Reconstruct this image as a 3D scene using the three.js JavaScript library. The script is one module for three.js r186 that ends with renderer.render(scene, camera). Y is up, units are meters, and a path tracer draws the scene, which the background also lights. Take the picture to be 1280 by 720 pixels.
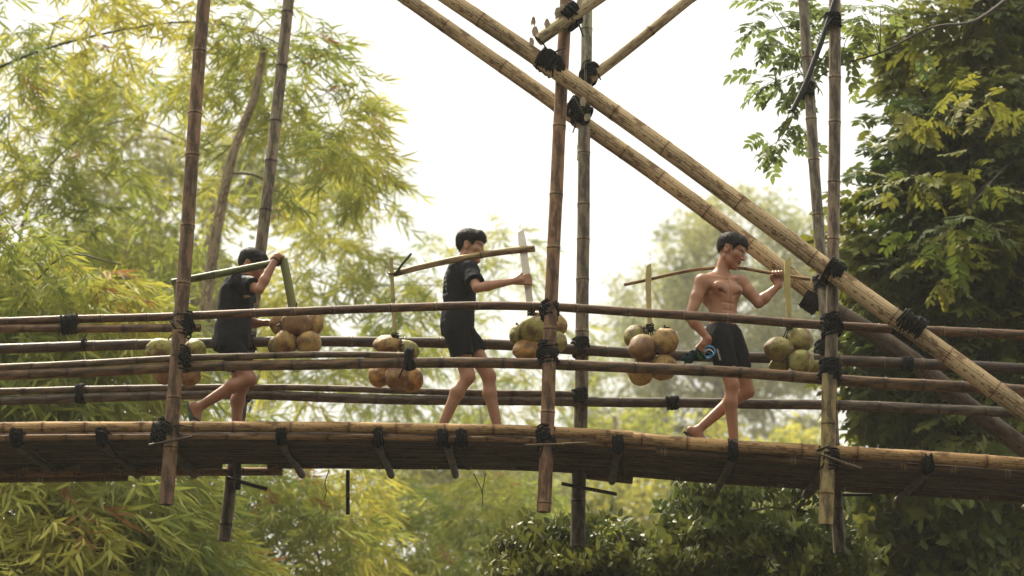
import * as THREE from 'three';
import { mergeGeometries } from 'three/addons/utils/BufferGeometryUtils.js';
import { ImprovedNoise } from 'three/addons/math/ImprovedNoise.js';

// ---------------------------------------------------------------- camera, sky, sun, exposure
const scene = new THREE.Scene();
const F = 2600, TILT = Math.atan(668 / 2600), EYE = new THREE.Vector3(0, 1.6, 0);
const camera = new THREE.PerspectiveCamera(2 * Math.atan(360 / F) * 180 / Math.PI, 16 / 9, 0.5, 900);
camera.position.copy(EYE);
camera.rotation.x = TILT;
camera.focus = 16.3;
camera.userData.fStop = 1.7;
camera.updateMatrixWorld();

const renderer = new THREE.WebGLRenderer({ antialias: true });
renderer.toneMapping = THREE.LinearToneMapping;
renderer.toneMappingExposure = 3.55;
renderer.shadowMap.enabled = true;

// bright overcast: the zenith three times as bright as the horizon
function overcastSky() {
  const w = 64, h = 64, d = new Float32Array(w * h * 4);
  for (let j = 0; j < h; j++) for (let i = 0; i < w; i++) {
    const el = ((j + 0.5) / h - 0.5) * Math.PI, s = Math.max(0, Math.sin(el));
    const l = 0.255 + 0.31 * s, k = (j * w + i) * 4;
    d[k] = 1.0 * l; d[k + 1] = 0.985 * l; d[k + 2] = 0.9 * l; d[k + 3] = 1;
  }
  const t = new THREE.DataTexture(d, w, h, THREE.RGBAFormat, THREE.FloatType);
  t.mapping = THREE.EquirectangularReflectionMapping; t.magFilter = THREE.LinearFilter; t.needsUpdate = true;
  return t;
}
scene.background = overcastSky();
scene.environment = scene.background;

const sun = new THREE.DirectionalLight(new THREE.Color(1, 0.91, 0.74), 3.4);
sun.position.set(-12, 36, -38);
sun.target.position.set(0, 4, -18);
sun.castShadow = true;
sun.shadow.radius = 20;
Object.assign(sun.shadow.camera, { left: -30, right: 30, top: 30, bottom: -30, near: 1, far: 120 });
sun.shadow.mapSize.set(2048, 2048);
scene.add(sun, sun.target);
scene.fog = new THREE.FogExp2(new THREE.Color(1.0, 0.985, 0.93), 0.0008);

// ---------------------------------------------------------------- helpers
const V = (x, y, z) => new THREE.Vector3(x, y, z);
const CT = Math.cos(TILT), ST = Math.sin(TILT);
/** The place on the upright plane z that a direction of the survey (in 1280 x 720 units) meets. */
function at(px, py, z) {
  const dx = (px - 640) / F, dy = (360 - py) / F, t = -z / (CT - dy * ST);
  return V(dx * t, EYE.y + (dy * CT + ST) * t, z);
}
const perM = (z) => F / (-z * 1.02);
function rng(seed) {
  let a = (seed * 2654435761) >>> 0;
  return () => { a = (a + 0x6d2b79f5) >>> 0; let t = Math.imul(a ^ (a >>> 15), 1 | a); t = (t + Math.imul(t ^ (t >>> 7), 61 | t)) ^ t; return ((t ^ (t >>> 14)) >>> 0) / 4294967296; };
}
const IN = new ImprovedNoise();
const noise = (x, y, z = 0) => IN.noise(x + 311.3, y + 127.7, z + 74.9);
const fbm = (x, y, z, o = 3) => { let s = 0, a = 0.5; for (let i = 0; i < o; i++) { s += a * noise(x, y, z); x *= 2.03; y *= 2.03; z *= 2.03; a *= 0.5; } return s; };
const lerp = (a, b, t) => a + (b - a) * t, clamp = (x, a = 0, b = 1) => Math.min(b, Math.max(a, x));
const smooth = (a, b, x) => { const t = clamp((x - a) / (b - a)); return t * t * (3 - 2 * t); };
const lin = (r, g, b) => new THREE.Color().setRGB(r, g, b);
const taken = {};
function numbered(name) { const n = taken[name] = (taken[name] ?? -1) + 1; return n ? `${name}_${String(n).padStart(3, '0')}` : name; }
function tag(o, label, category, group) { Object.assign(o.userData, { label, category }); if (group) o.userData.group = group; return o; }
function thing(name, label, category, pos, group) {
  const o = new THREE.Group(); o.name = numbered(name); if (pos) o.position.copy(pos); scene.add(o); return tag(o, label, category, group);
}
function part(name, geo, mat, parent) {
  const m = new THREE.Mesh(geo, mat); m.name = name; m.castShadow = m.receiveShadow = true; parent.add(m); return m;
}
/** Geometry is built in the place's coordinates; this moves it to its thing's base. */
const local = (geo, root) => geo.translate(-root.position.x, -root.position.y, -root.position.z);
function buffer(pos, idx, extra = {}) {
  const g = new THREE.BufferGeometry();
  g.setAttribute('position', new THREE.Float32BufferAttribute(pos, 3));
  for (const [k, [a, n]] of Object.entries(extra)) g.setAttribute(k, new THREE.Float32BufferAttribute(a, n));
  g.setIndex(idx);
  if (!extra.normal) g.computeVertexNormals();
  return g;
}

// ---------------------------------------------------------------- textures (grain, stains, weave)
const hash2 = (x, y, s) => { let h = (Math.imul(x, 374761393) + Math.imul(y, 668265263) + Math.imul(s, 974711)) | 0; h = Math.imul(h ^ (h >>> 13), 1274126177); return ((h ^ (h >>> 16)) >>> 0) / 4294967296; };
function tileNoise(x, y, px, py, s) {
  const xi = Math.floor(x), yi = Math.floor(y), fx = x - xi, fy = y - yi, u = fx * fx * (3 - 2 * fx), v = fy * fy * (3 - 2 * fy);
  const m = (a, p) => ((a % p) + p) % p, x0 = m(xi, px), x1 = m(xi + 1, px), y0 = m(yi, py), y1 = m(yi + 1, py);
  return lerp(lerp(hash2(x0, y0, s), hash2(x1, y0, s), u), lerp(hash2(x0, y1, s), hash2(x1, y1, s), u), v);
}
function texture(w, h, fn, srgb = true) {
  const d = new Uint8Array(w * h * 4);
  for (let j = 0; j < h; j++) for (let i = 0; i < w; i++) {
    const c = fn(i / w, j / h), k = (j * w + i) * 4;
    for (let q = 0; q < 3; q++) d[k + q] = clamp(c[q]) * 255;
    d[k + 3] = 255;
  }
  const t = new THREE.DataTexture(d, w, h); t.wrapS = t.wrapT = THREE.RepeatWrapping; t.magFilter = THREE.LinearFilter; t.minFilter = THREE.LinearMipmapLinearFilter; t.generateMipmaps = true;
  if (srgb) t.colorSpace = THREE.SRGBColorSpace;
  t.needsUpdate = true; return t;
}
// one tile is half a metre round the pole and one metre along it
const grain = (u, v) => 0.5 * tileNoise(u * 90, v * 5, 90, 5, 1) + 0.3 * tileNoise(u * 200, v * 14, 200, 14, 2) + 0.2 * tileNoise(u * 40, v * 3, 40, 3, 3);
const blot = (u, v, s) => 0.5 * tileNoise(u * 10, v * 9, 10, 9, s) + 0.3 * tileNoise(u * 24, v * 24, 24, 24, s + 1) + 0.2 * tileNoise(u * 70, v * 60, 70, 60, s + 2);
const smoothMap = texture(512, 1024, (u, v) => {
  const g = grain(u, v), b = blot(u, v, 7), sp = tileNoise(u * 60, v * 110, 60, 110, 21) > 0.9 ? 0.75 : 1;
  let k = (0.8 + 0.28 * (g - 0.5)) * lerp(0.7, 1.14, smooth(0.28, 0.62, b)) * sp;
  const moss = smooth(0.6, 0.72, blot(u + 0.3, v, 33));
  return [k * lerp(1, 0.86, moss), k * lerp(0.97, 0.92, moss), k * lerp(0.93, 0.8, moss)];
});
const roughMap = texture(512, 1024, (u, v) => {
  const g = grain(u, v), b = blot(u, v, 11);
  const crack = smooth(0.62, 0.8, tileNoise(u * 46, v * 3 + 0.4, 46, 3, 5) * 0.7 + 0.3 * tileNoise(u * 130, v * 11, 130, 11, 6));
  const stain = smooth(0.55, 0.7, b), fleck = smooth(0.78, 0.86, tileNoise(u * 64, v * 70, 64, 70, 15)) * smooth(0.42, 0.6, blot(u, v, 44));
  const k = (0.92 + 0.3 * (g - 0.5)) * lerp(0.86, 1.06, tileNoise(u * 3, v * 4, 3, 4, 71));
  const dark = Math.max(crack * 0.75, stain * 0.55, fleck * 0.8);
  return [k * lerp(1, 0.42, dark), k * lerp(0.97, 0.33, dark), k * lerp(0.92, 0.25, dark)];
});
const grainBump = texture(512, 1024, (u, v) => {
  const c = smooth(0.62, 0.8, tileNoise(u * 46, v * 3 + 0.4, 46, 3, 5) * 0.7 + 0.3 * tileNoise(u * 130, v * 11, 130, 11, 6));
  const k = 0.6 * grain(u, v) + 0.4 - 0.4 * c; return [k, k, k];
}, false);
const std = (o) => new THREE.MeshStandardMaterial(o);
const M = {
  pole: new THREE.MeshPhysicalMaterial({ map: smoothMap, vertexColors: true, roughness: 0.55, specularIntensity: 0.6, bumpMap: grainBump, bumpScale: 0.0008 }),
  worn: new THREE.MeshPhysicalMaterial({ map: roughMap, vertexColors: true, roughness: 0.75, specularIntensity: 0.5, bumpMap: grainBump, bumpScale: 0.003 }),
  rope: new THREE.MeshPhysicalMaterial({ color: lin(0.011, 0.0105, 0.01), roughness: 0.95, specularIntensity: 0.25 }),
  thread: std({ color: lin(0.3, 0.28, 0.22), roughness: 0.9 }),
  scrap: std({ color: lin(0.28, 0.22, 0.14), roughness: 0.9, side: THREE.DoubleSide }),
};

// ---------------------------------------------------------------- bamboo pole
/** A hollow cane along PATH with swollen nodes, open sawn ends, uv in metres and a tint per internode. */
function cane(path, r0, r1, o = {}) {
  const { inter = 0.4, seed = 1, color = [0.3, 0.2, 0.12], ring = [0.5, 0.36, 0.2], segs = 16, wob = 0.006, swell = 0.11 } = o;
  const R = rng(seed * 31 + 7), curve = path.length > 2 ? new THREE.CatmullRomCurve3(path, false, 'centripetal') : new THREE.LineCurve3(path[0], path[1]);
  const L = curve.getLength(), st = [];
  let s = -R() * inter, prev = 1;
  const nodes = [];
  while (s < L) { if (s > 0.03 && s < L - 0.03) nodes.push(s); s += inter * (0.68 + 0.64 * R()); }
  st.push([0, 1, 0]);
  let last = 0;
  for (const n of [...nodes, L]) {
    const k = Math.max(1, Math.round((n - last) / 0.12));
    for (let i = 1; i < k; i++) st.push([lerp(last, n, i / k), 1, 0]);
    if (n < L) st.push([n - 0.03, 1, 0.05], [n - 0.009, 1 + swell * 0.6, 0.7], [n - 0.004, 1 + swell * 0.2, -1], [n, 1 - swell * 0.2, -1], [n + 0.005, 1 + swell, 1], [n + 0.014, 1 + swell * 0.3, 0.6], [n + 0.026, 1, 0]);
    last = n;
  }
  st.push([L, 1, 0]);
  st.forEach((q) => { q[1] *= 1 + 0.02 * noise(q[0] * 1.3, seed * 2.7); });
  st.sort((a, b) => a[0] - b[0]);
  const pos = [], uv = [], col = [], idx = [], T = V(), U = V(), W = V(), P = V();
  const back = V(0, 0, -1), wx = R() * 50, wy = R() * 50, cell = R() * 50;
  const tone = nodes.concat(L).map(() => 0.86 + 0.28 * R());
  let ni = 0; const vo = R() * 3;
  const circ = Math.PI * (r0 + r1);
  const row = (s2, rr, c, shift = 0) => {
    const t = clamp(s2 / L); curve.getPointAt(t, P); curve.getTangentAt(t, T);
    U.copy(back).addScaledVector(T, -back.dot(T)).normalize(); if (U.lengthSq() < 0.5) U.set(1, 0, 0);
    W.crossVectors(T, U);
    P.addScaledVector(T, shift).addScaledVector(U, wob * noise(wx, s2 * 0.9)).addScaledVector(W, wob * 1.6 * noise(s2 * 0.9, wy));
    for (let q = 0; q <= segs; q++) {
      const a = q / segs * Math.PI * 2, cx = Math.cos(a), cy = Math.sin(a), e = rr * (1 + 0.02 * noise(cx + cell, cy, s2 * 3));
      pos.push(P.x + (U.x * cx + W.x * cy) * e, P.y + (U.y * cx + W.y * cy) * e, P.z + (U.z * cx + W.z * cy) * e);
      uv.push(q / segs * Math.max(1, Math.round(circ / 0.5)) , s2 + vo); col.push(...c);
    }
  };
  const rad = (s2) => lerp(r0, r1, s2 / L);
  const tint = (s2, k) => {
    while (ni < nodes.length && s2 > nodes[ni]) ni++;
    const g = tone[ni] * (1 + 0.25 * fbm(s2 * 2.2, cell, 0.5));
    return color.map((c, q) => k < 0 ? c * 0.28 : lerp(c * g, ring[q], k * 0.85));
  };
  const end = color.map((c) => c * 0.9 + 0.03), hole = color.map((c) => c * 0.35);
  row(0, rad(0) * 0.55, hole, 0.05); row(0, rad(0) * 0.72, hole); row(0, rad(0) * 0.74, end); row(0, rad(0) * 0.98, end);
  for (const [s2, k, c] of st) row(s2, rad(s2) * k, tint(s2, c));
  row(L, rad(L) * 0.98, end); row(L, rad(L) * 0.74, end); row(L, rad(L) * 0.72, hole); row(L, rad(L) * 0.55, hole, -0.05);
  const rows = pos.length / 3 / (segs + 1);
  for (let j = 0; j < rows - 1; j++) for (let q = 0; q < segs; q++) { const a = j * (segs + 1) + q, b = a + segs + 1; idx.push(a, b, a + 1, a + 1, b, b + 1); }
  const stop = (j, flip) => { for (let q = 1; q < segs - 1; q++) { const a = j * (segs + 1); flip ? idx.push(a, a + q + 1, a + q) : idx.push(a, a + q, a + q + 1); } };
  stop(0, false); stop(rows - 1, true);
  return buffer(pos, idx, { uv: [uv, 2], color: [col, 3] });
}
/** A tube of given radii through points, for branches, ropes and cords. */
function tube(pts, r0, r1, segs = 6, n = 0, seed = 1) {
  const curve = pts.length > 2 ? new THREE.CatmullRomCurve3(pts, false, 'centripetal') : new THREE.LineCurve3(pts[0], pts[1]);
  const N = n || Math.max(2, pts.length * 4), pos = [], idx = [], uv = [], T = V(), U = V(0.3, 0.2, 1), W = V(), P = V(), L = curve.getLength();
  for (let i = 0; i <= N; i++) {
    const t = i / N; curve.getPointAt(t, P); curve.getTangentAt(t, T);
    U.addScaledVector(T, -U.dot(T)); if (U.lengthSq() < 1e-6) U.set(T.y, T.z, T.x).addScaledVector(T, -T.dot(V(T.y, T.z, T.x))); U.normalize(); W.crossVectors(T, U);
    for (let q = 0; q <= segs; q++) {
      const a = q / segs * Math.PI * 2, e = lerp(r0, r1, t) * (1 + 0.14 * noise(q % segs * 0.9 + seed, t * L * 3)), x = Math.cos(a) * e, y = Math.sin(a) * e;
      pos.push(P.x + U.x * x + W.x * y, P.y + U.y * x + W.y * y, P.z + U.z * x + W.z * y); uv.push(q / segs, t * L);
    }
  }
  for (let j = 0; j < N; j++) for (let q = 0; q < segs; q++) { const a = j * (segs + 1) + q, b = a + segs + 1; idx.push(a, b, a + 1, a + 1, b, b + 1); }
  for (const [j, f] of [[0, 1], [N, 0]]) for (let q = 1; q < segs - 1; q++) { const a = j * (segs + 1); f ? idx.push(a, a + q + 1, a + q) : idx.push(a, a + q, a + q + 1); }
  return buffer(pos, idx, { uv: [uv, 2] });
}

// ---------------------------------------------------------------- ground: a valley under the bridge
const groundY = (x, z) => {
  const side = Math.max(0, Math.abs(x - 0.02 * z) - 6.5) * 0.6;
  const bank = Math.min(4.1, side) * smooth(-60, -10, z) + Math.min(3, side * 0.3) * (1 - smooth(-60, -10, z));
  return bank * smooth(2, -6, z) + 0.35 * fbm(x * 0.15, z * 0.15, 3) - 0.1;
};
{
  const n = 150, pos = [], uv = [], idx = [], col = [];
  for (let j = 0; j <= n; j++) for (let i = 0; i <= n; i++) {
    const u = (i / n * 2 - 1), w = (j / n * 2 - 1), x = u * (20 + 330 * u * u), z = -22 + w * (22 + 380 * w * w);
    pos.push(x, groundY(x, z), z); uv.push(x / 2, z / 2);
    const k = 0.7 + 0.8 * (fbm(x * 0.6, z * 0.6, 9) + 0.4); col.push(k, k, k);
  }
  for (let j = 0; j < n; j++) for (let i = 0; i < n; i++) { const a = j * (n + 1) + i, b = a + n + 1; idx.push(a, b, a + 1, a + 1, b, b + 1); }
  const litter = texture(512, 512, (u, v) => {
    const a = tileNoise(u * 40, v * 40, 40, 40, 3), b = tileNoise(u * 90, v * 90, 90, 90, 4), c = tileNoise(u * 8, v * 8, 8, 8, 5), k = 0.35 + 0.4 * a * b + 0.25 * c;
    return [k, k * 0.92, k * 0.7];
  });
  const g = new THREE.Mesh(buffer(pos, idx, { uv: [uv, 2], color: [col, 3] }), std({ map: litter, vertexColors: true, color: lin(0.045, 0.038, 0.024), roughness: 1, bumpMap: litter, bumpScale: 0.02 }));
  g.name = 'ground'; g.userData.kind = 'structure'; g.receiveShadow = true; scene.add(g);
}

// ---------------------------------------------------------------- the bamboo bridge
const ZN = -15.5, ZF = -16.7, ZM = -16.1;
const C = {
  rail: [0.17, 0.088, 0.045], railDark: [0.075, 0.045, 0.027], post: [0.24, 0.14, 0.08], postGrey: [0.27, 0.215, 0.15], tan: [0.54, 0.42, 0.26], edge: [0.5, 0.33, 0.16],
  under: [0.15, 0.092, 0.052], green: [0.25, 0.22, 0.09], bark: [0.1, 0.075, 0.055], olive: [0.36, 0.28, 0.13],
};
const bridge = thing('bamboo_bridge', 'arched bamboo footbridge with lashed posts, double handrails and crossing diagonal poles', 'bridge', V(0, 0, ZM));
let seedCount = 10;
function pole(name, pts, z, w, o = {}) {
  // pts: survey points [px, py, dz]; w: width or [first, last] in survey units
  const path = pts.map(([x, y, dz = 0]) => at(x, y, z + dz)), k = 2 * perM(z) , [w0, w1] = Array.isArray(w) ? w : [w, w];
  const m = part(name, local(cane(path, w0 / k, w1 / k, { seed: ++seedCount, ...o }), bridge), o.worn ? M.worn : M.pole, bridge);
  return m;
}
// deck line along the near edge
const deckLine = new THREE.CatmullRomCurve3([[-900, 590], [-600, 563], [-300, 545], [0, 537], [200, 535.5], [420, 536], [600, 538], [720, 542], [860, 552], [1000, 561], [1280, 578.5], [1600, 603], [2100, 650]].map(([x, y]) => at(x, y, ZN)));
const deckPts = deckLine.getPoints(60);
function deckY(x) { for (let i = 1; i < deckPts.length; i++) if (deckPts[i].x >= x) { const a = deckPts[i - 1], b = deckPts[i]; return lerp(a.y, b.y, (x - a.x) / (b.x - a.x)); } return deckPts.at(-1).y; }
const along = (x0, x1, z, dy) => { const p = [], n = Math.ceil((x1 - x0) / 0.9); for (let i = 0; i <= n; i++) { const x = lerp(x0, x1, i / n); p.push(V(x, deckY(x) + dy, z)); } return p; };
const X = (px) => at(px, 540, ZN).x;
const deckPole = (name, x0, x1, z, dy, r0, r1, o) => part(name, local(cane(along(x0, x1, z, dy), r0, r1, { seed: ++seedCount, ...o }), bridge), o.worn ? M.worn : M.pole, bridge);
// edge poles
deckPole('edge_pole', X(-900), X(790), ZN + 0.03, 0.004, 0.042, 0.041, { color: C.edge, ring: [0.3, 0.16, 0.07], worn: true, inter: 0.42 });
deckPole('edge_pole', X(745), X(2050), ZN + 0.015, -0.012, 0.05, 0.049, { color: C.edge, ring: [0.3, 0.15, 0.07], worn: true, inter: 0.48 });
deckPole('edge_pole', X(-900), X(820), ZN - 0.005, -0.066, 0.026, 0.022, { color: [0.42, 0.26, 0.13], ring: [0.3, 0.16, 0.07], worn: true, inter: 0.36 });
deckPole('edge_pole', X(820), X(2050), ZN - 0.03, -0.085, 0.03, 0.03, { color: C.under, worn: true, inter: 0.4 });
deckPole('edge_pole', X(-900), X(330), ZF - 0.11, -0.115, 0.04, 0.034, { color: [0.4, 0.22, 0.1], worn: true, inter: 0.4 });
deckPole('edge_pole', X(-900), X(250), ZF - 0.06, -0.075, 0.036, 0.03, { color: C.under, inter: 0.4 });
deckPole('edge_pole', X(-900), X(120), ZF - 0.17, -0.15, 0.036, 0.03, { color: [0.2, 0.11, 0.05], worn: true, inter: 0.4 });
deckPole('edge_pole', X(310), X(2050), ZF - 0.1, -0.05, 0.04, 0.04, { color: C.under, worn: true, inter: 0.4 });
// floor poles, laid lengthwise
for (let i = 0; i < 17; i++) {
  const z = lerp(ZN - 0.09, ZF - 0.03, i / 16), r = 0.031 + 0.005 * Math.sin(i * 7.3);
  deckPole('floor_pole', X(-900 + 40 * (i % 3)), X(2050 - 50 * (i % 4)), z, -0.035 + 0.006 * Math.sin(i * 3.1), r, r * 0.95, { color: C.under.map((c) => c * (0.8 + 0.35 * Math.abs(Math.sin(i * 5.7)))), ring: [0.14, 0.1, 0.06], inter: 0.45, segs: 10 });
}
// bearers under the floor
const bearers = [-560, -330, -120, 22, 128, 205, 352, 473, 560, 682, 772, 915, 1036, 1158, 1330, 1560, 1800];
for (const px of bearers) {
  const x = X(px), y = deckY(x) - 0.115, s = [205, 682, 1036].includes(px) ? 0.04 : 0.03;
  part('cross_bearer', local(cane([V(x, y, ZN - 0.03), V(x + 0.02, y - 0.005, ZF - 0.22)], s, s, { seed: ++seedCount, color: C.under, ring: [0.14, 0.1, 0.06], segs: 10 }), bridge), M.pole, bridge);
}
// rails
const RN = ZN, RF = ZF;
pole('rail', [[-900, 452], [-500, 424], [-200, 408], [0, 401.5], [130, 398.5], [250, 394.5], [440, 386], [600, 383], [700, 384.5], [860, 394], [1030, 406], [1280, 419.5], [1600, 440], [2050, 478]], RN, [9, 13], { color: C.rail, ring: [0.3, 0.2, 0.13] });
pole('rail', [[-900, 466], [-500, 436], [-200, 419], [0, 411], [130, 410.5], [251, 409.5]], RN + 0.005, [10, 10.5], { color: [0.26, 0.15, 0.085], ring: [0.12, 0.07, 0.05] });
pole('rail', [[-900, 510], [-500, 483], [-200, 467], [0, 459], [130, 453.5], [260, 447.5], [440, 443.5], [517, 444]], RN, [10, 8], { color: [0.22, 0.15, 0.09], ring: [0.1, 0.07, 0.05] });
pole('rail', [[-900, 521], [-500, 494], [-200, 478], [0, 469.5], [130, 464], [260, 458], [440, 454.5], [600, 453.5], [720, 457], [880, 464], [1030, 473.5], [1280, 489], [1600, 511], [2050, 548]], RN - 0.005, [11, 16], { color: [0.19, 0.11, 0.055], ring: [0.1, 0.065, 0.04] });
pole('rail', [[-900, 486], [-500, 460], [-200, 444], [0, 436], [240, 429], [440, 427], [600, 430.5], [760, 440], [1050, 450.5], [1280, 461], [1600, 480], [2050, 512]], RF, [12, 15], { color: C.railDark, ring: [0.2, 0.14, 0.09] });
pole('rail', [[-900, 538], [-500, 514], [-200, 498], [0, 490], [260, 483.5], [440, 486.5], [700, 493], [718, 493.5]], RF, [9.5, 8], { color: [0.17, 0.115, 0.07], ring: [0.1, 0.07, 0.05] });
pole('rail', [[-900, 550], [-500, 526], [-200, 510], [0, 501.5], [260, 493.5], [440, 498], [700, 502], [860, 503.5], [1060, 507], [1280, 516.5], [1600, 536], [2050, 570]], RF - 0.01, [10.5, 14], { color: [0.13, 0.1, 0.075], ring: [0.12, 0.08, 0.05] });
// posts (near row stands outside the rails, far row beyond the far rails)
const PN = ZN + 0.105, PF = ZF - 0.11;
pole('post', [[208.5, 631], [218, 500], [240, 200], [255, 0], [270, -190]], PN, [18, 17], { color: C.post, ring: [0.42, 0.25, 0.13], inter: 0.5 });
pole('post', [[679.5, 640], [685, 500], [697, 190], [705.5, 45], [709, -40]], PN, [17.5, 16], { color: [0.29, 0.16, 0.09], ring: [0.4, 0.24, 0.13], inter: 0.55 });
pole('post', [[1032.5, 656], [1036.5, 468]], PN, [18.5, 18], { color: C.olive, ring: [0.34, 0.2, 0.08], inter: 0.5 });
pole('post', [[1038, 500, 0.0], [1041, 330], [1043.5, 150], [1044, 0], [1044, -200]], PN - 0.012, [16, 15], { color: [0.23, 0.175, 0.125], ring: [0.4, 0.27, 0.17], inter: 0.42 });
pole('post', [[279.5, 676], [305, 480], [335, 240], [361, 0], [382, -190]], PF, [15.5, 14.5], { color: C.postGrey, ring: [0.12, 0.09, 0.07], inter: 0.5 });
pole('post', [[722, 683], [726, 500], [730.5, 160]], PF, [18, 15], { color: [0.24, 0.195, 0.145], ring: [0.34, 0.25, 0.17], inter: 0.42 });
pole('post', [[728, 200, -0.1], [733, 70, -0.1], [735.5, -190, -0.1]], PF, [15, 14], { color: [0.34, 0.33, 0.25], ring: [0.4, 0.36, 0.26], inter: 0.5 });
pole('post', [[1050, 691], [1035, 450], [1026, 320], [1014, 150], [1004.5, 0], [992, -190]], PF, [15.5, 13], { color: [0.27, 0.235, 0.18], ring: [0.42, 0.28, 0.17], inter: 0.45 });
// diagonals
const DN = PN + 0.13, DF = PF - 0.12;
pole('diagonal_brace', [[395, -118], [560, -3], [685, 82], [860, 207], [1045, 343.5], [1280, 513.5], [1420, 615]], DN, [20, 25], { color: C.tan, ring: [0.5, 0.34, 0.18], worn: true, inter: 0.62, swell: 0.05 });
pole('diagonal_brace', [[345, -118], [510, 0], [690, 126], [860, 247], [1030, 378]], DF, [17, 22], { color: C.tan, ring: [0.46, 0.32, 0.17], worn: true, inter: 0.55, swell: 0.05 });
pole('diagonal_brace', [[1015, 368, -0.07], [1070, 405, -0.08], [1140, 452, -0.08], [1200, 502, -0.08], [1280, 562, -0.08], [1400, 655, -0.08]], DF, [23, 24], { color: C.bark, ring: [0.1, 0.08, 0.06], worn: true, inter: 0.7, swell: 0.03, wob: 0.03 });
pole('diagonal_brace', [[672, 50], [712, 21], [760, -12], [900, -115]], DN + 0.02, [17, 18], { color: [0.5, 0.43, 0.28], ring: [0.36, 0.27, 0.15], worn: true, inter: 0.6 });
pole('diagonal_brace', [[737, 98], [800, 49], [857, 3], [1000, -112]], DF + 0.16, [13.5, 14.5], { color: [0.48, 0.4, 0.26], ring: [0.36, 0.27, 0.15], worn: true, inter: 0.55 });
pole('tie_stick', [[991, 139], [1010, 100], [1046, -5], [1062, -60]], PN + 0.06, [6.5, 7.5], { color: [0.03, 0.028, 0.025], ring: [0.03, 0.03, 0.03], inter: 0.9 });
// pegs, stubs and offcuts under the deck
pole('peg', [[284, 597], [334, 611]], PF + 0.09, 5, { color: [0.05, 0.04, 0.03], inter: 0.5 });
pole('peg', [[702, 604], [771, 618]], PF + 0.09, 4.5, { color: [0.05, 0.04, 0.03], inter: 0.5 });
pole('peg', [[1020, 566], [1077, 586]], PN + 0.1, 3, { color: [0.2, 0.14, 0.08], inter: 0.5 });
pole('peg', [[656, 557], [734, 553]], PN + 0.09, 3, { color: [0.2, 0.14, 0.08], inter: 0.5 });
pole('peg', [[186, 556], [240, 546]], PN + 0.09, 3.5, { color: [0.1, 0.065, 0.04], inter: 0.5 });
pole('stub', [[435, 588], [435, 643]], ZF - 0.14, 5, { color: [0.04, 0.035, 0.03], inter: 0.5 });
pole('stub', [[299, 560], [298, 612]], PF + 0.07, 7, { color: [0.06, 0.05, 0.04], inter: 0.5 });
pole('offcut', [[730, 593], [791, 599]], ZF - 0.16, 11, { color: [0.26, 0.15, 0.08], inter: 0.6 });
pole('offcut', [[1048, 618], [1090, 618]], ZF - 0.16, 4, { color: [0.05, 0.04, 0.03], inter: 0.6 });

// black fibre lashings
function coil(c, deg, ra, rb, w, turns, rr, seed) {
  const a = deg * Math.PI / 180, ax = V(Math.cos(a), Math.sin(a), 0), la = V(-Math.sin(a), Math.cos(a), 0), R = rng(seed), pts = [], n = Math.round(turns * 11), ph = R() * 6;
  for (let i = 0; i <= n; i++) {
    const t = i / n, q = ph + t * turns * Math.PI * 2, b = 1.03 + 0.2 * noise(q * 0.7, seed * 3.1), s = (t - 0.5) * w + 0.024 * noise(q * 0.6, seed * 1.7, 4);
    pts.push(c.clone().addScaledVector(ax, s).addScaledVector(la, Math.cos(q) * ra * b).add(V(0, 0, Math.sin(q) * rb * b)));
  }
  return tube(pts, rr, rr, 5, n * 1, seed);
}
function lash(px, py, z, coils, o = {}) {
  const c = at(px, py, z), R = rng(++seedCount * 13), gs = [];
  for (const [deg, ra, rb, w, turns] of coils) {
    gs.push(coil(c, deg, ra, rb, w, turns * 1.4, (o.rr ?? 0.0095) * 0.78, seedCount + deg));
    gs.push(coil(c, deg + 9, ra * 0.97, rb * 0.97, w * 0.9, turns * 0.9, (o.rr ?? 0.0095) * 0.9, seedCount + deg + 5));
    const a = deg * Math.PI / 180;
    for (let i = 0; i < 60; i++) { // loose fibres
      const q = R() * 6.283, s = (R() - 0.5) * w, l = 0.012 + 0.045 * R() * R(), base = c.clone().add(V(Math.cos(a) * s - Math.sin(a) * Math.cos(q) * ra, Math.sin(a) * s + Math.cos(a) * Math.cos(q) * ra, Math.sin(q) * rb));
      const tip = base.clone().add(V((R() - 0.5) * l * 2.4, (R() - 0.6) * l * 2.4, (R() - 0.2) * l)), mid = base.clone().lerp(tip, 0.5).add(V(0, 0.004, 0.008));
      gs.push(tube([base, mid, tip], 0.0022, 0.0009, 3, 3, i));
    }
  }
  for (const [dx, dy] of o.tails ?? []) { const e = at(px + dx, py + dy, z + 0.09); gs.push(tube([c.clone().add(V(0, 0, 0.1)), c.clone().lerp(e, 0.5).add(V(0.01, 0.02, 0.05)), e], 0.009, 0.006, 5, 8, 3)); }
  return part('lashing', local(mergeGeometries(gs), bridge), M.rope, bridge);
}
const cross = (deg, ra = 0.064, rb = 0.095, w = 0.16) => [[90, ra, rb, w, 7], [deg, ra * 0.9, rb, w * 0.8, 4]];
const band = (deg, r, w = 0.11, turns = 7, rb = r) => [[deg, r, rb, w, turns]];
const zc = (PN + ZN) / 2, zf = (PF + ZF) / 2;
lash(229, 405, zc, cross(30, 0.064, 0.095, 0.19));
lash(226, 449, zc, cross(-20, 0.064, 0.095, 0.17));
lash(206, 540, zc, [[60, 0.075, 0.11, 0.16, 6], [5, 0.075, 0.11, 0.2, 5]], { tails: [[-22, 14], [34, -6], [-14, 22]] });
lash(687, 388, zc, cross(30, 0.06, 0.095, 0.15));
lash(685, 442, zc, cross(-30, 0.066, 0.1, 0.18), { rr: 0.011 });
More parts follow.
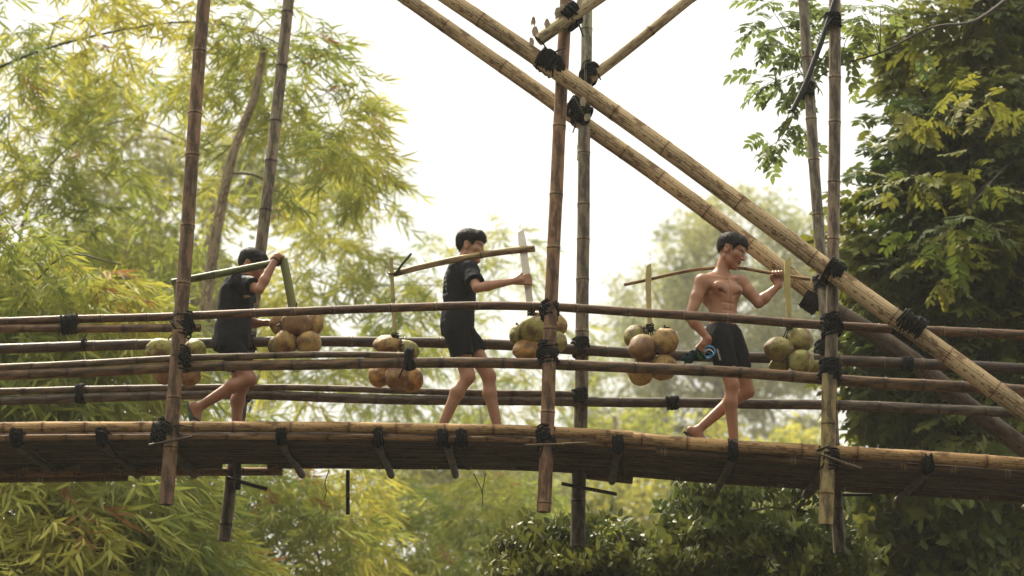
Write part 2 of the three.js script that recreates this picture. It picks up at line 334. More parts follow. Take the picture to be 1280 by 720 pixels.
lash(682, 548, zc, [[90, 0.066, 0.11, 0.2, 5], [20, 0.07, 0.11, 0.1, 3]], { tails: [[-9, 26], [10, 20]] });
lash(1039, 407, zc, cross(25, 0.064, 0.1, 0.17), { rr: 0.011 });
lash(1037, 463, zc, cross(-25, 0.068, 0.1, 0.19), { rr: 0.011 });
lash(1041, 341, (PN + DN) / 2, [[-36, 0.088, 0.15, 0.13, 7], [90, 0.064, 0.15, 0.1, 3]], { rr: 0.012 });
lash(1036, 574, zc, [[90, 0.066, 0.11, 0.18, 5], [-15, 0.06, 0.11, 0.1, 3]], { tails: [[22, 8], [-12, 14]] });
lash(1136, 409, (DN + ZN) / 2 + 0.04, [[-36, 0.087, 0.2, 0.19, 9]], { rr: 0.011, tails: [[-10, 12]] });
lash(685, 78, DN - 0.02, [[-36, 0.075, 0.13, 0.16, 7], [40, 0.07, 0.12, 0.12, 3]], { rr: 0.012, tails: [[-12, -30], [22, -18], [6, 18]] });
lash(700, 90, (DN + PN) / 2, [[20, 0.058, 0.14, 0.07, 4]], { rr: 0.012 });
lash(712, 22, (DN + PN) / 2, [[38, 0.075, 0.15, 0.14, 8], [90, 0.06, 0.14, 0.12, 4]], { rr: 0.012, tails: [[17, 24], [-16, 10]] });
lash(737, 92, PF - 0.02, [[90, 0.06, 0.16, 0.12, 6], [40, 0.05, 0.12, 0.14, 4]], { rr: 0.012, tails: [[14, 8]] });
lash(724, 140, (PF + DF) / 2, [[-35, 0.072, 0.15, 0.2, 7], [90, 0.062, 0.15, 0.22, 6]], { rr: 0.013, tails: [[6, 24], [-8, 26]] });
lash(1014, 377, DF + 0.01, band(-36, 0.079, 0.14, 7), { rr: 0.012 });
lash(1027, 354, (PF + DF) / 2, band(90, 0.06, 0.12, 6, 0.12), { rr: 0.012 });
lash(1030, 438, zf, cross(10, 0.062, 0.1, 0.16));
lash(726, 434, zf, cross(10, 0.062, 0.1, 0.15), { rr: 0.011 });
lash(724, 497, zf, cross(10, 0.058, 0.1, 0.13));
lash(310, 430, zf, cross(10, 0.058, 0.1, 0.14));
lash(304, 490, zf, cross(10, 0.058, 0.1, 0.14));
lash(87, 405, ZN, band(2, 0.07, 0.13, 10, 0.05));
lash(105, 431, ZF, band(2, 0.046, 0.03, 2), { tails: [[4, -14]] });
lash(100, 492, ZF, band(2, 0.075, 0.07, 6, 0.048));
lash(512, 449, ZN, [[0, 0.078, 0.055, 0.06, 5]], { rr: 0.011, tails: [[-14, 24]] });
lash(840, 503.5, ZF, band(-2, 0.051, 0.1, 8));
lash(1134, 455, ZF, band(-2, 0.054, 0.09, 7));
lash(1009, 112, PF + 0.02, band(84, 0.052, 0.11, 6, 0.06), { rr: 0.012 });
lash(1041, 26, PN + 0.01, band(90, 0.056, 0.11, 6, 0.075), { rr: 0.012, tails: [[-10, 10]] });
for (const [px, dx] of [[-330, 6], [-120, 6], [22, 6], [128, 8], [352, 3], [473, 0], [553, 0], [577, 0], [772, 0], [915, 0], [1158, -3], [1330, -4]])
  lash(px, at(0, 0, 1).y * 0 + pyOfDeck(px) + 7, ZN + 0.005, [[2, 0.075, 0.062, 0.075, 6], [-12, 0.074, 0.066, 0.06, 3]], { rr: 0.009, tails: [[dx * 0.5 + 3, 7]] });
function pyOfDeck(px) { // survey height of the deck line at px
  const x = X(px), y = deckY(x) - EYE.y, zc2 = y * ST - ZN * CT, yc = y * CT + ZN * ST; return 360 - F * yc / zc2;
}
// straps that run under the floor from each lashing
for (const px of [128, 352, 473, 565, 772, 915, 1158, 22]) {
  const x = X(px), y = deckY(x) - 0.085, gs = [];
  for (let k = 0; k < 2; k++) gs.push(tube([V(x + k * 0.014, y + 0.01, ZN - 0.02), V(x + 0.04 + k * 0.016, y - 0.045 - 0.01 * (k % 2), lerp(ZN, ZF, 0.4)), V(x + 0.09 + k * 0.014, y - 0.01, ZF - 0.05)], 0.006, 0.006, 5, 12, k));
  part('strap', local(mergeGeometries(gs), bridge), M.rope, bridge);
}
// loose cords and dry scraps
const cordAt = (pts, z, r, m = M.rope) => part('loose_cord', local(tube(pts.map(([x, y]) => at(x, y, z)), r, r * 0.8, 4, 14, 2), bridge), m, bridge);
cordAt([[411, 588], [406, 606], [408, 613], [405, 626]], ZF - 0.1, 0.004);
cordAt([[592, 592], [599, 606], [603, 616], [603, 633]], ZF - 0.1, 0.004);
cordAt([[607, 592], [604, 608], [602, 616]], ZF - 0.1, 0.004);
cordAt([[733, 100], [732, 70], [730, 46], [731, 108]], PF + 0.12, 0.0025, M.thread);
cordAt([[709, 112], [708, 130], [707, 150]], PF + 0.2, 0.0025, M.thread);
{
  const R = rng(77), gs = [];
  for (const [x, y, s] of [[666, 28, 5], [668, 40, 6], [683, 31, 6], [664, 53, 5], [697, 17, 7], [724, 8, 8], [702, 12, 6], [733, 148, 5], [728, 128, 6]]) {
    const p = at(x, y, DN + 0.05), q = s / 165, pos = [], idx = [];
    for (let j = 0; j < 3; j++) for (let i = 0; i < 3; i++) pos.push(p.x + (i - 1) * q * 0.7 * (j === 1 ? 1 : 0.6) + R() * 0.008, p.y + (j - 1) * q + R() * 0.01, p.z + 0.012 * (i === 1 ? 1 : -1) + 0.02 * R());
    for (let j = 0; j < 2; j++) for (let i = 0; i < 2; i++) { const a = j * 3 + i; idx.push(a, a + 1, a + 3, a + 1, a + 4, a + 3); }
    gs.push(buffer(pos, idx)); gs.push(tube([p, at(690, 70, DN + 0.05)].map((v, i) => i ? p.clone().lerp(v, 0.55) : v), 0.002, 0.002, 3, 3));
  }
  gs.forEach((g) => part('dry_scrap', local(g, bridge), M.scrap, bridge));
}

// ---------------------------------------------------------------- figures: distance fields meshed with surface nets
const cap = (a, b, ra, rb, k = 0.02) => ({ t: 0, a, b, ra, rb: rb ?? ra, k });
const ell = (c, r, ax, k = 0.03) => ({ t: 1, c, r, ax, k });
function primDist(q, x, y, z) {
  if (q.t === 0) {
    const { a, b } = q, bx = b.x - a.x, by = b.y - a.y, bz = b.z - a.z, px = x - a.x, py = y - a.y, pz = z - a.z;
    let h = (px * bx + py * by + pz * bz) / (bx * bx + by * by + bz * bz + 1e-12); h = h < 0 ? 0 : h > 1 ? 1 : h;
    const dx = px - bx * h, dy = py - by * h, dz = pz - bz * h; return Math.sqrt(dx * dx + dy * dy + dz * dz) - (q.ra + (q.rb - q.ra) * h);
  }
  const dx = x - q.c.x, dy = y - q.c.y, dz = z - q.c.z, [A, B, D] = q.ax;
  const u = (dx * A.x + dy * A.y + dz * A.z) / q.r[0], v = (dx * B.x + dy * B.y + dz * B.z) / q.r[1], w = (dx * D.x + dy * D.y + dz * D.z) / q.r[2];
  const k0 = Math.sqrt(u * u + v * v + w * w), uu = u / q.r[0], vv = v / q.r[1], ww = w / q.r[2], k1 = Math.sqrt(uu * uu + vv * vv + ww * ww);
  return k1 < 1e-6 ? -Math.min(...q.r) : k0 * (k0 - 1) / k1;
}
const smin = (a, b, k) => { const h = k - Math.abs(a - b); return h > 0 ? Math.min(a, b) - h * h / (4 * k) : Math.min(a, b); };
const smax = (a, b, k) => -smin(-a, -b, k);
const union = (prims) => (x, y, z) => { let d = 1e3; for (const q of prims) d = smin(d, primDist(q, x, y, z), q.k); return d; };
function bounds(prims, pad) {
  const b = new THREE.Box3();
  for (const q of prims) for (const [p, r] of q.t ? [[q.c, Math.max(...q.r)]] : [[q.a, q.ra], [q.b, q.rb]]) { b.expandByPoint(p.clone().addScalar(r)); b.expandByPoint(p.clone().addScalar(-r)); }
  return b.expandByScalar(pad);
}
function mesh(f, box, h, color) {
  const s = box.min, nx = Math.ceil((box.max.x - s.x) / h) + 1, ny = Math.ceil((box.max.y - s.y) / h) + 1, nz = Math.ceil((box.max.z - s.z) / h) + 1;
  const g = new Float32Array(nx * ny * nz), id = new Int32Array(nx * ny * nz).fill(-1), I = (i, j, k) => (k * ny + j) * nx + i;
  // evaluate coarsely first: far cells keep the coarse value
  for (let k = 0; k < nz; k += 3) for (let j = 0; j < ny; j += 3) for (let i = 0; i < nx; i += 3) {
    const d = f(s.x + (i + 1) * h, s.y + (j + 1) * h, s.z + (k + 1) * h), far = Math.abs(d) > h * 4.2;
    for (let c = k; c < Math.min(k + 3, nz); c++) for (let b = j; b < Math.min(j + 3, ny); b++) for (let a = i; a < Math.min(i + 3, nx); a++) g[I(a, b, c)] = far ? d : f(s.x + a * h, s.y + b * h, s.z + c * h);
  }
  const pos = [], nor = [], col = [], idx = [], uv = [];
  for (let k = 0; k < nz - 1; k++) for (let j = 0; j < ny - 1; j++) for (let i = 0; i < nx - 1; i++) {
    let n = 0, x = 0, y = 0, z = 0, neg = 0;
    const v = [g[I(i, j, k)], g[I(i + 1, j, k)], g[I(i, j + 1, k)], g[I(i + 1, j + 1, k)], g[I(i, j, k + 1)], g[I(i + 1, j, k + 1)], g[I(i, j + 1, k + 1)], g[I(i + 1, j + 1, k + 1)]];
    for (const q of v) if (q < 0) neg++;
    if (neg === 0 || neg === 8) continue;
    for (let a = 0; a < 8; a++) for (const m of [1, 2, 4]) {
      if (a & m) continue; const b = a | m; if ((v[a] < 0) === (v[b] < 0)) continue;
      const t = v[a] / (v[a] - v[b]); n++; x += (a & 1) + (m === 1 ? t : 0); y += ((a >> 1) & 1) + (m === 2 ? t : 0); z += ((a >> 2) & 1) + (m === 4 ? t : 0);
    }
    id[I(i, j, k)] = pos.length / 3;
    const px = s.x + (i + x / n) * h, py = s.y + (j + y / n) * h, pz = s.z + (k + z / n) * h, e = h * 0.5;
    const N = V(f(px + e, py, pz) - f(px - e, py, pz), f(px, py + e, pz) - f(px, py - e, pz), f(px, py, pz + e) - f(px, py, pz - e)).normalize();
    pos.push(px, py, pz); nor.push(N.x, N.y, N.z); col.push(...color(px, py, pz, N)); uv.push(px + pz, py);
  }
  for (let k = 1; k < nz - 1; k++) for (let j = 1; j < ny - 1; j++) for (let i = 1; i < nx - 1; i++) {
    const a = g[I(i, j, k)] < 0;
    for (let ax = 0; ax < 3; ax++) {
      const b = g[I(i + (ax === 0), j + (ax === 1), k + (ax === 2))] < 0; if (a === b) continue;
      const q = ax === 0 ? [I(i, j - 1, k - 1), I(i, j, k - 1), I(i, j, k), I(i, j - 1, k)] : ax === 1 ? [I(i - 1, j, k - 1), I(i - 1, j, k), I(i, j, k), I(i, j, k - 1)] : [I(i - 1, j - 1, k), I(i, j - 1, k), I(i, j, k), I(i - 1, j, k)];
      const [A, B, Cc, D] = q.map((n) => id[n]); if (Math.min(A, B, Cc, D) < 0) continue;
      a ? idx.push(A, B, Cc, A, Cc, D) : idx.push(A, Cc, B, A, D, Cc);
    }
  }
  return buffer(pos, idx, { normal: [nor, 3], color: [col, 3], uv: [uv, 2] });
}
const weave = texture(256, 256, (u, v) => { const k = 0.8 + 0.12 * Math.sin(u * 256 * 1.57) * Math.sin(v * 256 * 1.57) + 0.2 * (tileNoise(u * 30, v * 30, 30, 30, 8) - 0.5); return [k, k, k]; });
weave.repeat.set(7, 7);
const pore = texture(256, 256, (u, v) => { const k = 0.5 + 0.5 * tileNoise(u * 90, v * 90, 90, 90, 2) * tileNoise(u * 40, v * 40, 40, 40, 6); return [k, k, k]; }, false);
pore.repeat.set(6, 6);
Object.assign(M, {
  skin: new THREE.MeshPhysicalMaterial({ vertexColors: true, roughness: 0.5, bumpMap: pore, bumpScale: 0.0012, clearcoat: 0.12, clearcoatRoughness: 0.45 }),
  cloth: new THREE.MeshPhysicalMaterial({ vertexColors: true, map: weave, roughness: 0.95, specularIntensity: 0.3, bumpMap: weave, bumpScale: 0.0006 }),
  hair: new THREE.MeshPhysicalMaterial({ vertexColors: true, side: THREE.DoubleSide, roughness: 0.6, specularIntensity: 0.2 }),
  sole: std({ color: lin(0.02, 0.02, 0.02), roughness: 0.7 }),
  greenRubber: std({ color: lin(0.012, 0.06, 0.035), roughness: 0.55 }),
});
const SKIN = [0.3, 0.13, 0.062];
const skinAt = (base) => (x, y, z) => { const k = 1 + 0.22 * fbm(x * 14, y * 14, z * 14) , r = fbm(x * 5 + 9, y * 5, z * 5); return [base[0] * k * (1 + 0.08 * r), base[1] * k * (1 - 0.1 * r), base[2] * k * (1 - 0.12 * r)]; };

/** Head in its own frame (right, up, front), centre C between the ears, scaled by s. Returns fields for skin and hair. */
function headFields(Cn, face, up, s, hairStyle, seed) {
  const front = face.clone().normalize(), right = front.clone().cross(up).normalize(), top = right.clone().cross(front).normalize(), ax = [right, top, front];
  const P = (x, y, z) => Cn.clone().addScaledVector(right, x * s).addScaledVector(top, y * s).addScaledVector(front, z * s);
  const E = (x, y, z, a, b, c, k = 0.012) => ell(P(x, y, z), [a * s, b * s, c * s], ax, k * s), K = (p, q, ra, rb, k = 0.01) => cap(P(...p), P(...q), ra * s, rb * s, k * s);
  const skull = E(0, 0.032, -0.012, 0.074, 0.088, 0.096);
  const prims = [
    skull, E(0, -0.03, 0.03, 0.06, 0.082, 0.06, 0.03), K([-0.032, -0.078, 0.022], [0, -0.098, 0.062], 0.022, 0.021, 0.025), K([0.032, -0.078, 0.022], [0, -0.098, 0.062], 0.022, 0.021, 0.025),
    K([-0.05, -0.06, -0.01], [-0.03, -0.082, 0.03], 0.018, 0.02, 0.02), K([0.05, -0.06, -0.01], [0.03, -0.082, 0.03], 0.018, 0.02, 0.02),
    E(-0.042, -0.018, 0.056, 0.022, 0.02, 0.022, 0.02), E(0.042, -0.018, 0.056, 0.022, 0.02, 0.022, 0.02),
    K([-0.036, 0.02, 0.076], [0.036, 0.02, 0.076], 0.012, 0.012, 0.018), E(0, 0.052, 0.056, 0.055, 0.04, 0.032, 0.03),
    K([0, 0.01, 0.087], [0, -0.03, 0.106], 0.0075, 0.0115, 0.012), K([-0.013, -0.034, 0.095], [0.013, -0.034, 0.095], 0.0085, 0.0085, 0.008),
    E(0, -0.054, 0.086, 0.025, 0.0068, 0.013, 0.006), E(0, -0.067, 0.083, 0.022, 0.0078, 0.013, 0.006),
    E(-0.0775, -0.004, -0.014, 0.008, 0.031, 0.019, 0.006), E(0.0775, -0.004, -0.014, 0.008, 0.031, 0.019, 0.006),
    K([-0.08, -0.028, -0.01], [-0.08, 0.02, -0.024], 0.007, 0.0075, 0.006), K([0.08, -0.028, -0.01], [0.08, 0.02, -0.024], 0.007, 0.0075, 0.006),
  ];
  const base = union(prims), holes = [E(-0.031, 0.0, 0.098, 0.016, 0.011, 0.016), E(0.031, 0.0, 0.098, 0.016, 0.011, 0.016), E(-0.087, 0, -0.008, 0.006, 0.014, 0.009), E(0.087, 0, -0.008, 0.006, 0.014, 0.009)];
  const eyes = [E(-0.031, 0, 0.072, 0.0135, 0.0125, 0.0135), E(0.031, 0, 0.072, 0.0135, 0.0125, 0.0135)];
  const skin = (x, y, z) => { let d = base(x, y, z); for (const q of holes) d = smax(d, -primDist(q, x, y, z), 0.006 * s); for (const q of eyes) d = smin(d, primDist(q, x, y, z), 0.003 * s); return d; };
  const loc = (x, y, z) => { const dx = x - Cn.x, dy = y - Cn.y, dz = z - Cn.z, d = (A) => (dx * A.x + dy * A.y + dz * A.z) / s; return [d(right), d(top), d(front)]; };
  const colour = (b0) => { const sk = skinAt(b0); return (x, y, z) => {
    const c = sk(x, y, z), [u, v, w] = loc(x, y, z), au = Math.abs(u);
    const eye = Math.hypot((au - 0.031) / 0.014, (v - 0.0) / 0.0075); if (w > 0.06 && eye < 1) { const iris = Math.hypot(au - 0.031, v) < 0.006; return iris ? [0.02, 0.014, 0.01] : [0.42, 0.38, 0.34]; }
    if (w > 0.05 && Math.hypot((au - 0.034) / 0.024, (v - 0.019 - 0.12 * (0.034 - au) * -1) / 0.0052) < 1) return [0.03, 0.022, 0.018];
    if (w > 0.07 && au < 0.025 && v > -0.074 && v < -0.048) { const k = Math.abs(v + 0.0605) < 0.0022 ? 0.35 : 0.72; return [c[0] * k * 1.05, c[1] * k * 0.72, c[2] * k * 0.8]; }
    return c; }; };
  const hairShape = E(0, 0.036, -0.014, 0.081, 0.094, 0.102);
  const hair = (x, y, z) => {
    const [u, v, w] = loc(x, y, z), a = Math.atan2(u, w);
    const lift = (hairStyle.top * smooth(0.02, 0.1, v) + hairStyle.fringe * smooth(0.02, 0.08, w) * smooth(0.03, 0.06, v) + 0.001) * s;
    const strand = 0.0022 * s * (Math.abs(noise(a * 16 + v * 22, v * 10 + seed, w * 40)) * 2 - 0.7) + 0.002 * s * noise(u * 260, v * 90, w * 260);
    const d = primDist(hairShape, x, y, z) - lift - strand;
    const side = Math.abs(u);
    const line = w > 0.02 ? lerp(hairStyle.side, hairStyle.front, smooth(0.02, 0.062, w)) - 0.03 * smooth(0.055, 0.07, side) * smooth(0.06, 0.03, w) : lerp(hairStyle.back, hairStyle.side, smooth(-0.075, -0.005, w));
    const ear = Math.hypot((v + 0.002) / 0.036, (w + 0.012) / 0.026) - 1;
    return Math.max(d, (line + 0.006 * noise(a * 14, seed, 2) - v) * s, side > 0.05 ? -ear * 0.024 * s : -1);
  };
  const box = bounds(prims, 0.008 * s), hb = bounds([hairShape], 0.045 * s);
  return { P, skin, hair, colour, box, hb, right, top, front, chinY: -0.1 };
}
/** A hand closed round a bar: G on the bar's axis, A along it (towards the index finger), p from axis to palm, e from wrist to knuckles. */
function grip(G, A, p, e, ro, s = 1.13) {
  A = A.clone().normalize(); p = p.clone().addScaledVector(A, -p.dot(A)).normalize(); e = e.clone().addScaledVector(A, -e.dot(A)); e.addScaledVector(p, -e.dot(p)).normalize();
  const at2 = (a, pp, ee) => G.clone().addScaledVector(A, a * s).addScaledVector(p, pp).addScaledVector(e, ee), ring = (a, deg, r) => { const q = deg * Math.PI / 180; return at2(a, Math.cos(q) * r, Math.sin(q) * r); };
  const pr = [], W = at2(0, ro + 0.022 * s, -0.075 * s), f = ro + 0.0095 * s;
  const lens = [0.94, 1, 0.97, 0.82], offs = [0.031, 0.0105, -0.0105, -0.031];
  offs.forEach((o, i) => {
    const K = ring(o * 1.02, 38, ro + 0.016 * s), rr = [0.0098, 0.0102, 0.0097, 0.0086][i] * s;
    pr.push(cap(at2(o * 0.55, ro + 0.022 * s, -0.066 * s), K, 0.0135 * s, 0.0118 * s, 0.012));
    const sw = lens[i] * 62 * Math.min(1.5, 0.026 / (ro + 0.008)), pts = [K, ring(o, 38 + sw * 0.95, f), ring(o, 38 + sw * 1.65, f), ring(o, 38 + sw * 2.2, f - 0.001)];
    for (let k = 0; k < 3; k++) pr.push(cap(pts[k], pts[k + 1], rr * (1 - 0.05 * k), rr * (0.95 - 0.06 * k), k ? 0.0025 : 0.004));
  });
  const T0 = at2(0.02, ro + 0.02 * s, -0.055 * s), T1 = ring(0.046, -42, ro + 0.016 * s), T2 = ring(0.05, -95, ro + 0.012 * s), T3 = ring(0.046, -140, ro + 0.0105 * s);
  pr.push(cap(T0, T1, 0.0145 * s, 0.012 * s, 0.01), cap(T1, T2, 0.0115 * s, 0.0105 * s, 0.003), cap(T2, T3, 0.0105 * s, 0.009 * s, 0.003));
  pr.push(cap(W, at2(0, ro + 0.021 * s, -0.03 * s), 0.021 * s, 0.02 * s, 0.012));
  return { pr, W };
}
/** Whole figure. j: joints in the place's coordinates. */
function figure(o) {
  const { j, label, base, skin = SKIN, bulk = 1 } = o;
  const root = thing('person', label, 'person', base);
  const up = j.neck.clone().sub(j.pelvis), h = up.length(); up.normalize();
  const right = o.right.clone().addScaledVector(up, -o.right.dot(up)).normalize(), front = up.clone().cross(right).normalize(), ax = [right, up, front];
  const T = (x, y, z) => j.pelvis.clone().addScaledVector(right, x * bulk).addScaledVector(up, y * h).addScaledVector(front, z * bulk);
  const hd = headFields(j.head, o.face, o.headUp, o.headScale ?? 1.1, o.hair, o.seed);
  const nk = hd.P(0, -0.055, -0.022), hands = o.hands.map((a) => grip(...a));
  const wr = hands.map((q) => q.W);
  const torso = [
    ell(T(0, 0.7, 0.0), [0.142 * bulk, 0.3 * h, 0.1 * bulk], ax, 0.05), ell(T(0, 0.36, 0.006), [0.118 * bulk, 0.26 * h, 0.083 * bulk], ax, 0.06), ell(T(0, 0.04, -0.006), [0.14 * bulk, 0.2 * h, 0.1 * bulk], ax, 0.06),
    ell(T(-0.068, 0.74, 0.068), [0.07, 0.058, 0.036], ax, 0.03), ell(T(0.068, 0.74, 0.068), [0.07, 0.058, 0.036], ax, 0.03),
    cap(T(0.02, 1.0, -0.025), j.shR, 0.046, 0.052, 0.06), cap(T(-0.02, 1.0, -0.025), j.shL, 0.046, 0.052, 0.06),
    ell(T(0.08, 0.72, -0.06), [0.07, 0.11, 0.04], ax, 0.04), ell(T(-0.08, 0.72, -0.06), [0.07, 0.11, 0.04], ax, 0.04),
  ];
  const limbs = [cap(nk, T(0, 0.96, -0.012), 0.052, 0.06, 0.03)];
  for (const [s, e, w, side] of [[j.shR, j.elR, wr[0], 0], [j.shL, j.elL, wr[1], 1]]) {
    const m = s.clone().lerp(e, 0.45), fm = e.clone().lerp(w, 0.28);
    const g = o.arm ?? 1; limbs.push(cap(s, m, 0.051 * g, 0.045 * g, 0.03), cap(m, e, 0.044 * g, 0.035 * g, 0.02), cap(e, fm, 0.036 * g, 0.0395 * g, 0.015), cap(fm, w, 0.039 * g, 0.0245, 0.02));
  }
  const legs = [];
  for (const [hp, kn, an, toe] of [[j.hipR, j.knR, j.anR, j.toeR], [j.hipL, j.knL, j.anL, j.toeL]]) {
    const mid = kn.clone().lerp(an, 0.3), calf = an.clone().sub(kn).normalize(), fd = toe.clone().sub(an).normalize(), bk = fd.clone().addScaledVector(calf, -fd.dot(calf)).normalize().multiplyScalar(-0.018), heel = an.clone().addScaledVector(calf, 0.035).addScaledVector(fd, -0.035);
    legs.push(cap(hp, kn, 0.088, 0.056, 0.03), cap(kn, mid.clone().add(bk), 0.05, 0.054, 0.03), cap(mid.clone().add(bk), an, 0.052, 0.034, 0.03), cap(an, heel, 0.034, 0.033, 0.02));
    const ball = heel.clone().lerp(toe, 0.72), sideV = fd.clone().cross(calf).normalize();
    legs.push(cap(heel, ball, 0.031, 0.026, 0.02), cap(an, ball, 0.032, 0.02, 0.03), cap(ball.clone().addScaledVector(sideV, 0.022), ball.clone().addScaledVector(sideV, -0.022), 0.022, 0.021, 0.02));
    for (let i = -2; i <= 2; i++) { const b = ball.clone().addScaledVector(sideV, i * 0.017), t = toe.clone().addScaledVector(sideV, i * 0.018).lerp(b, Math.abs(i + 0.5) * 0.12); legs.push(cap(b, t, 0.013, 0.0105, 0.008)); }
  }
  const sk = skinAt(skin), nip = [T(0.085, 0.7, 0.1), T(-0.085, 0.7, 0.1)], nav = T(0, 0.2, 0.09);
  const bodyCol = (x, y, z) => { const c = sk(x, y, z); if (o.bare) { for (const n of nip) { const d = Math.hypot(x - n.x, y - n.y, z - n.z); if (d < 0.021) return c.map((q, i) => q * [0.45, 0.32, 0.3][i]); } if (Math.hypot(x - nav.x, y - nav.y, z - nav.z) < 0.013) return c.map((q) => q * 0.4); } return c; };
  const bare = !o.bare ? [] : [ell(T(0.072, 0.745, 0.078), [0.072, 0.052, 0.034], ax, 0.012), ell(T(-0.072, 0.745, 0.078), [0.072, 0.052, 0.034], ax, 0.012), ell(j.shR.clone().add(V(-0.006, -0.02, 0.005)), [0.058, 0.075, 0.058], ax, 0.02), ell(j.shL.clone().add(V(0.006, -0.02, 0)), [0.056, 0.072, 0.056], ax, 0.02),
    cap(T(0.015, 0.93, 0.055), j.shR.clone().add(V(0, 0.035, 0.01)), 0.012, 0.014, 0.016), cap(T(-0.015, 0.93, 0.055), j.shL.clone().add(V(0, 0.035, 0.02)), 0.012, 0.014, 0.016), cap(j.shR.clone().lerp(j.elR, 0.45).add(V(0.012, 0, 0.012)), j.shR.clone().lerp(j.elR, 0.75).add(V(0.01, 0, 0.01)), 0.034, 0.03, 0.012), cap(j.shL.clone().lerp(j.elL, 0.4).add(V(0.008, 0.014, 0.01)), j.shL.clone().lerp(j.elL, 0.78).add(V(0.008, 0.014, 0.01)), 0.034, 0.03, 0.012)];
  const bp = [...torso, ...limbs, ...legs, ...bare], u0 = union(bp), bf = !o.bare ? u0 : (x, y, z) => { // midline, belly and spine furrows
    let d = u0(x, y, z); if (Math.abs(d) > 0.05) return d;
    const dx = x - j.pelvis.x, dy = y - j.pelvis.y, dz = z - j.pelvis.z, lx = dx * right.x + dy * right.y + dz * right.z, ly = (dx * up.x + dy * up.y + dz * up.z) / h, lz = dx * front.x + dy * front.y + dz * front.z;
    if (ly < 0.1 || ly > 0.92 || Math.abs(lx) > 0.16) return d;
    const m = Math.exp(-((lx / 0.014) ** 2)); if (lz < 0) return d + 0.009 * m;
    d += 0.007 * m * smooth(0.12, 0.2, ly);
    for (const q of [0.27, 0.39, 0.51]) d += 0.004 * Math.exp(-(((ly - q) * h / 0.009) ** 2)) * smooth(0.075, 0.05, Math.abs(lx));
    d += 0.005 * Math.exp(-(((Math.abs(lx) - 0.078) / 0.012) ** 2)) * smooth(0.6, 0.5, ly);
    return d + 0.006 * Math.exp(-(((ly - 0.62 - 0.6 * Math.abs(lx)) * h / 0.012) ** 2)) * smooth(0.02, 0.05, Math.abs(lx));
  };
  const gs = [mesh(bf, bounds(bp, 0.03), o.bare ? 0.008 : 0.0115, bodyCol)];
  const hf = union([...[cap(nk, T(0, 0.96, -0.012), 0.051, 0.058, 0.03)]]);
  gs.push(mesh((x, y, z) => smin(hd.skin(x, y, z), hf(x, y, z), 0.025), hd.box, 0.0035, hd.colour(skin)));
  hands.forEach((q, i) => gs.push(mesh(union([...q.pr, cap([j.elR, j.elL][i].clone().lerp(q.W, 0.85), q.W, 0.027, 0.0245, 0.02)]), bounds(q.pr, 0.01), 0.0034, sk)));
  part('body', local(mergeGeometries(gs), root), M.skin, root);
  const hairTone = (x, y, z) => { const k = 0.8 + 0.7 * Math.abs(noise(x * 300, y * 60, z * 300)); return [0.016 * k, 0.0145 * k, 0.014 * k]; };
  const hg = mesh(hd.hair, hd.hb, 0.0036, hairTone), hp = hg.attributes.position, hn = hg.attributes.normal, HR = rng(o.seed + 40), whorl = hd.P(0, 0.12, -0.05), sp = [], si = [], sc = [], sn = [], su = [];
  for (let i = 0; i < 2600; i++) { // single strands that soften the outline
    const k = Math.floor(HR() * hp.count), p = V(hp.getX(k), hp.getY(k), hp.getZ(k)), n = V(hn.getX(k), hn.getY(k), hn.getZ(k)), fl = p.clone().sub(whorl); fl.addScaledVector(n, -fl.dot(n)).normalize().addScaledVector(n, 0.25 + 0.35 * HR()).add(V((HR() - 0.5) * 0.5, (HR() - 0.5) * 0.4, (HR() - 0.5) * 0.5)).normalize();
    const l = 0.009 + 0.013 * HR(), wv = fl.clone().cross(n).normalize().multiplyScalar(0.0011), e = p.clone().addScaledVector(fl, l).add(V(0, -0.15 * l, 0)), b0 = sp.length / 3, t = hairTone(p.x, p.y, p.z);
    for (const q of [p.clone().sub(wv), p.clone().add(wv), e]) { sp.push(q.x, q.y, q.z); sc.push(...t); sn.push(n.x, n.y, n.z); su.push(0, 0); } si.push(b0, b0 + 1, b0 + 2);
  }
  part('hair', local(mergeGeometries([hg, buffer(sp, si, { normal: [sn, 3], color: [sc, 3], uv: [su, 2] })]), root), M.hair, root);
  return { root, T, ax, torso, hd, wr, right, up, front, h };
}
const folds = (x, y, z, s, amp) => amp * (1 - 2 * Math.abs(noise(x * 7 + y * 5 + s, y * 4 - x * 3, z * 7))) * 0.8 + amp * 0.7 * noise(x * 16, y * 7 + s, z * 16);
function garment(fig, name, prims, cuts, seed, amp, colour, h = 0.0075) {
  const f = union(prims), g = (x, y, z) => {
    let d = f(x, y, z); if (d > 0.08 || d < -0.08) return d;
    d += folds(x, y, z, seed, amp);
    for (const [p, n] of cuts) d = smax(d, (x - p.x) * n.x + (y - p.y) * n.y + (z - p.z) * n.z + 0.006 * noise(x * 12, y * 2, z * 12 + seed), 0.008);
    return d;
  };
  return part(name, local(mesh(g, bounds(prims, 0.04), h, colour), fig.root), M.cloth, fig.root);
}
function cutCap(a, b, ra, rb, k) { return cap(a, b, ra, rb, k); }
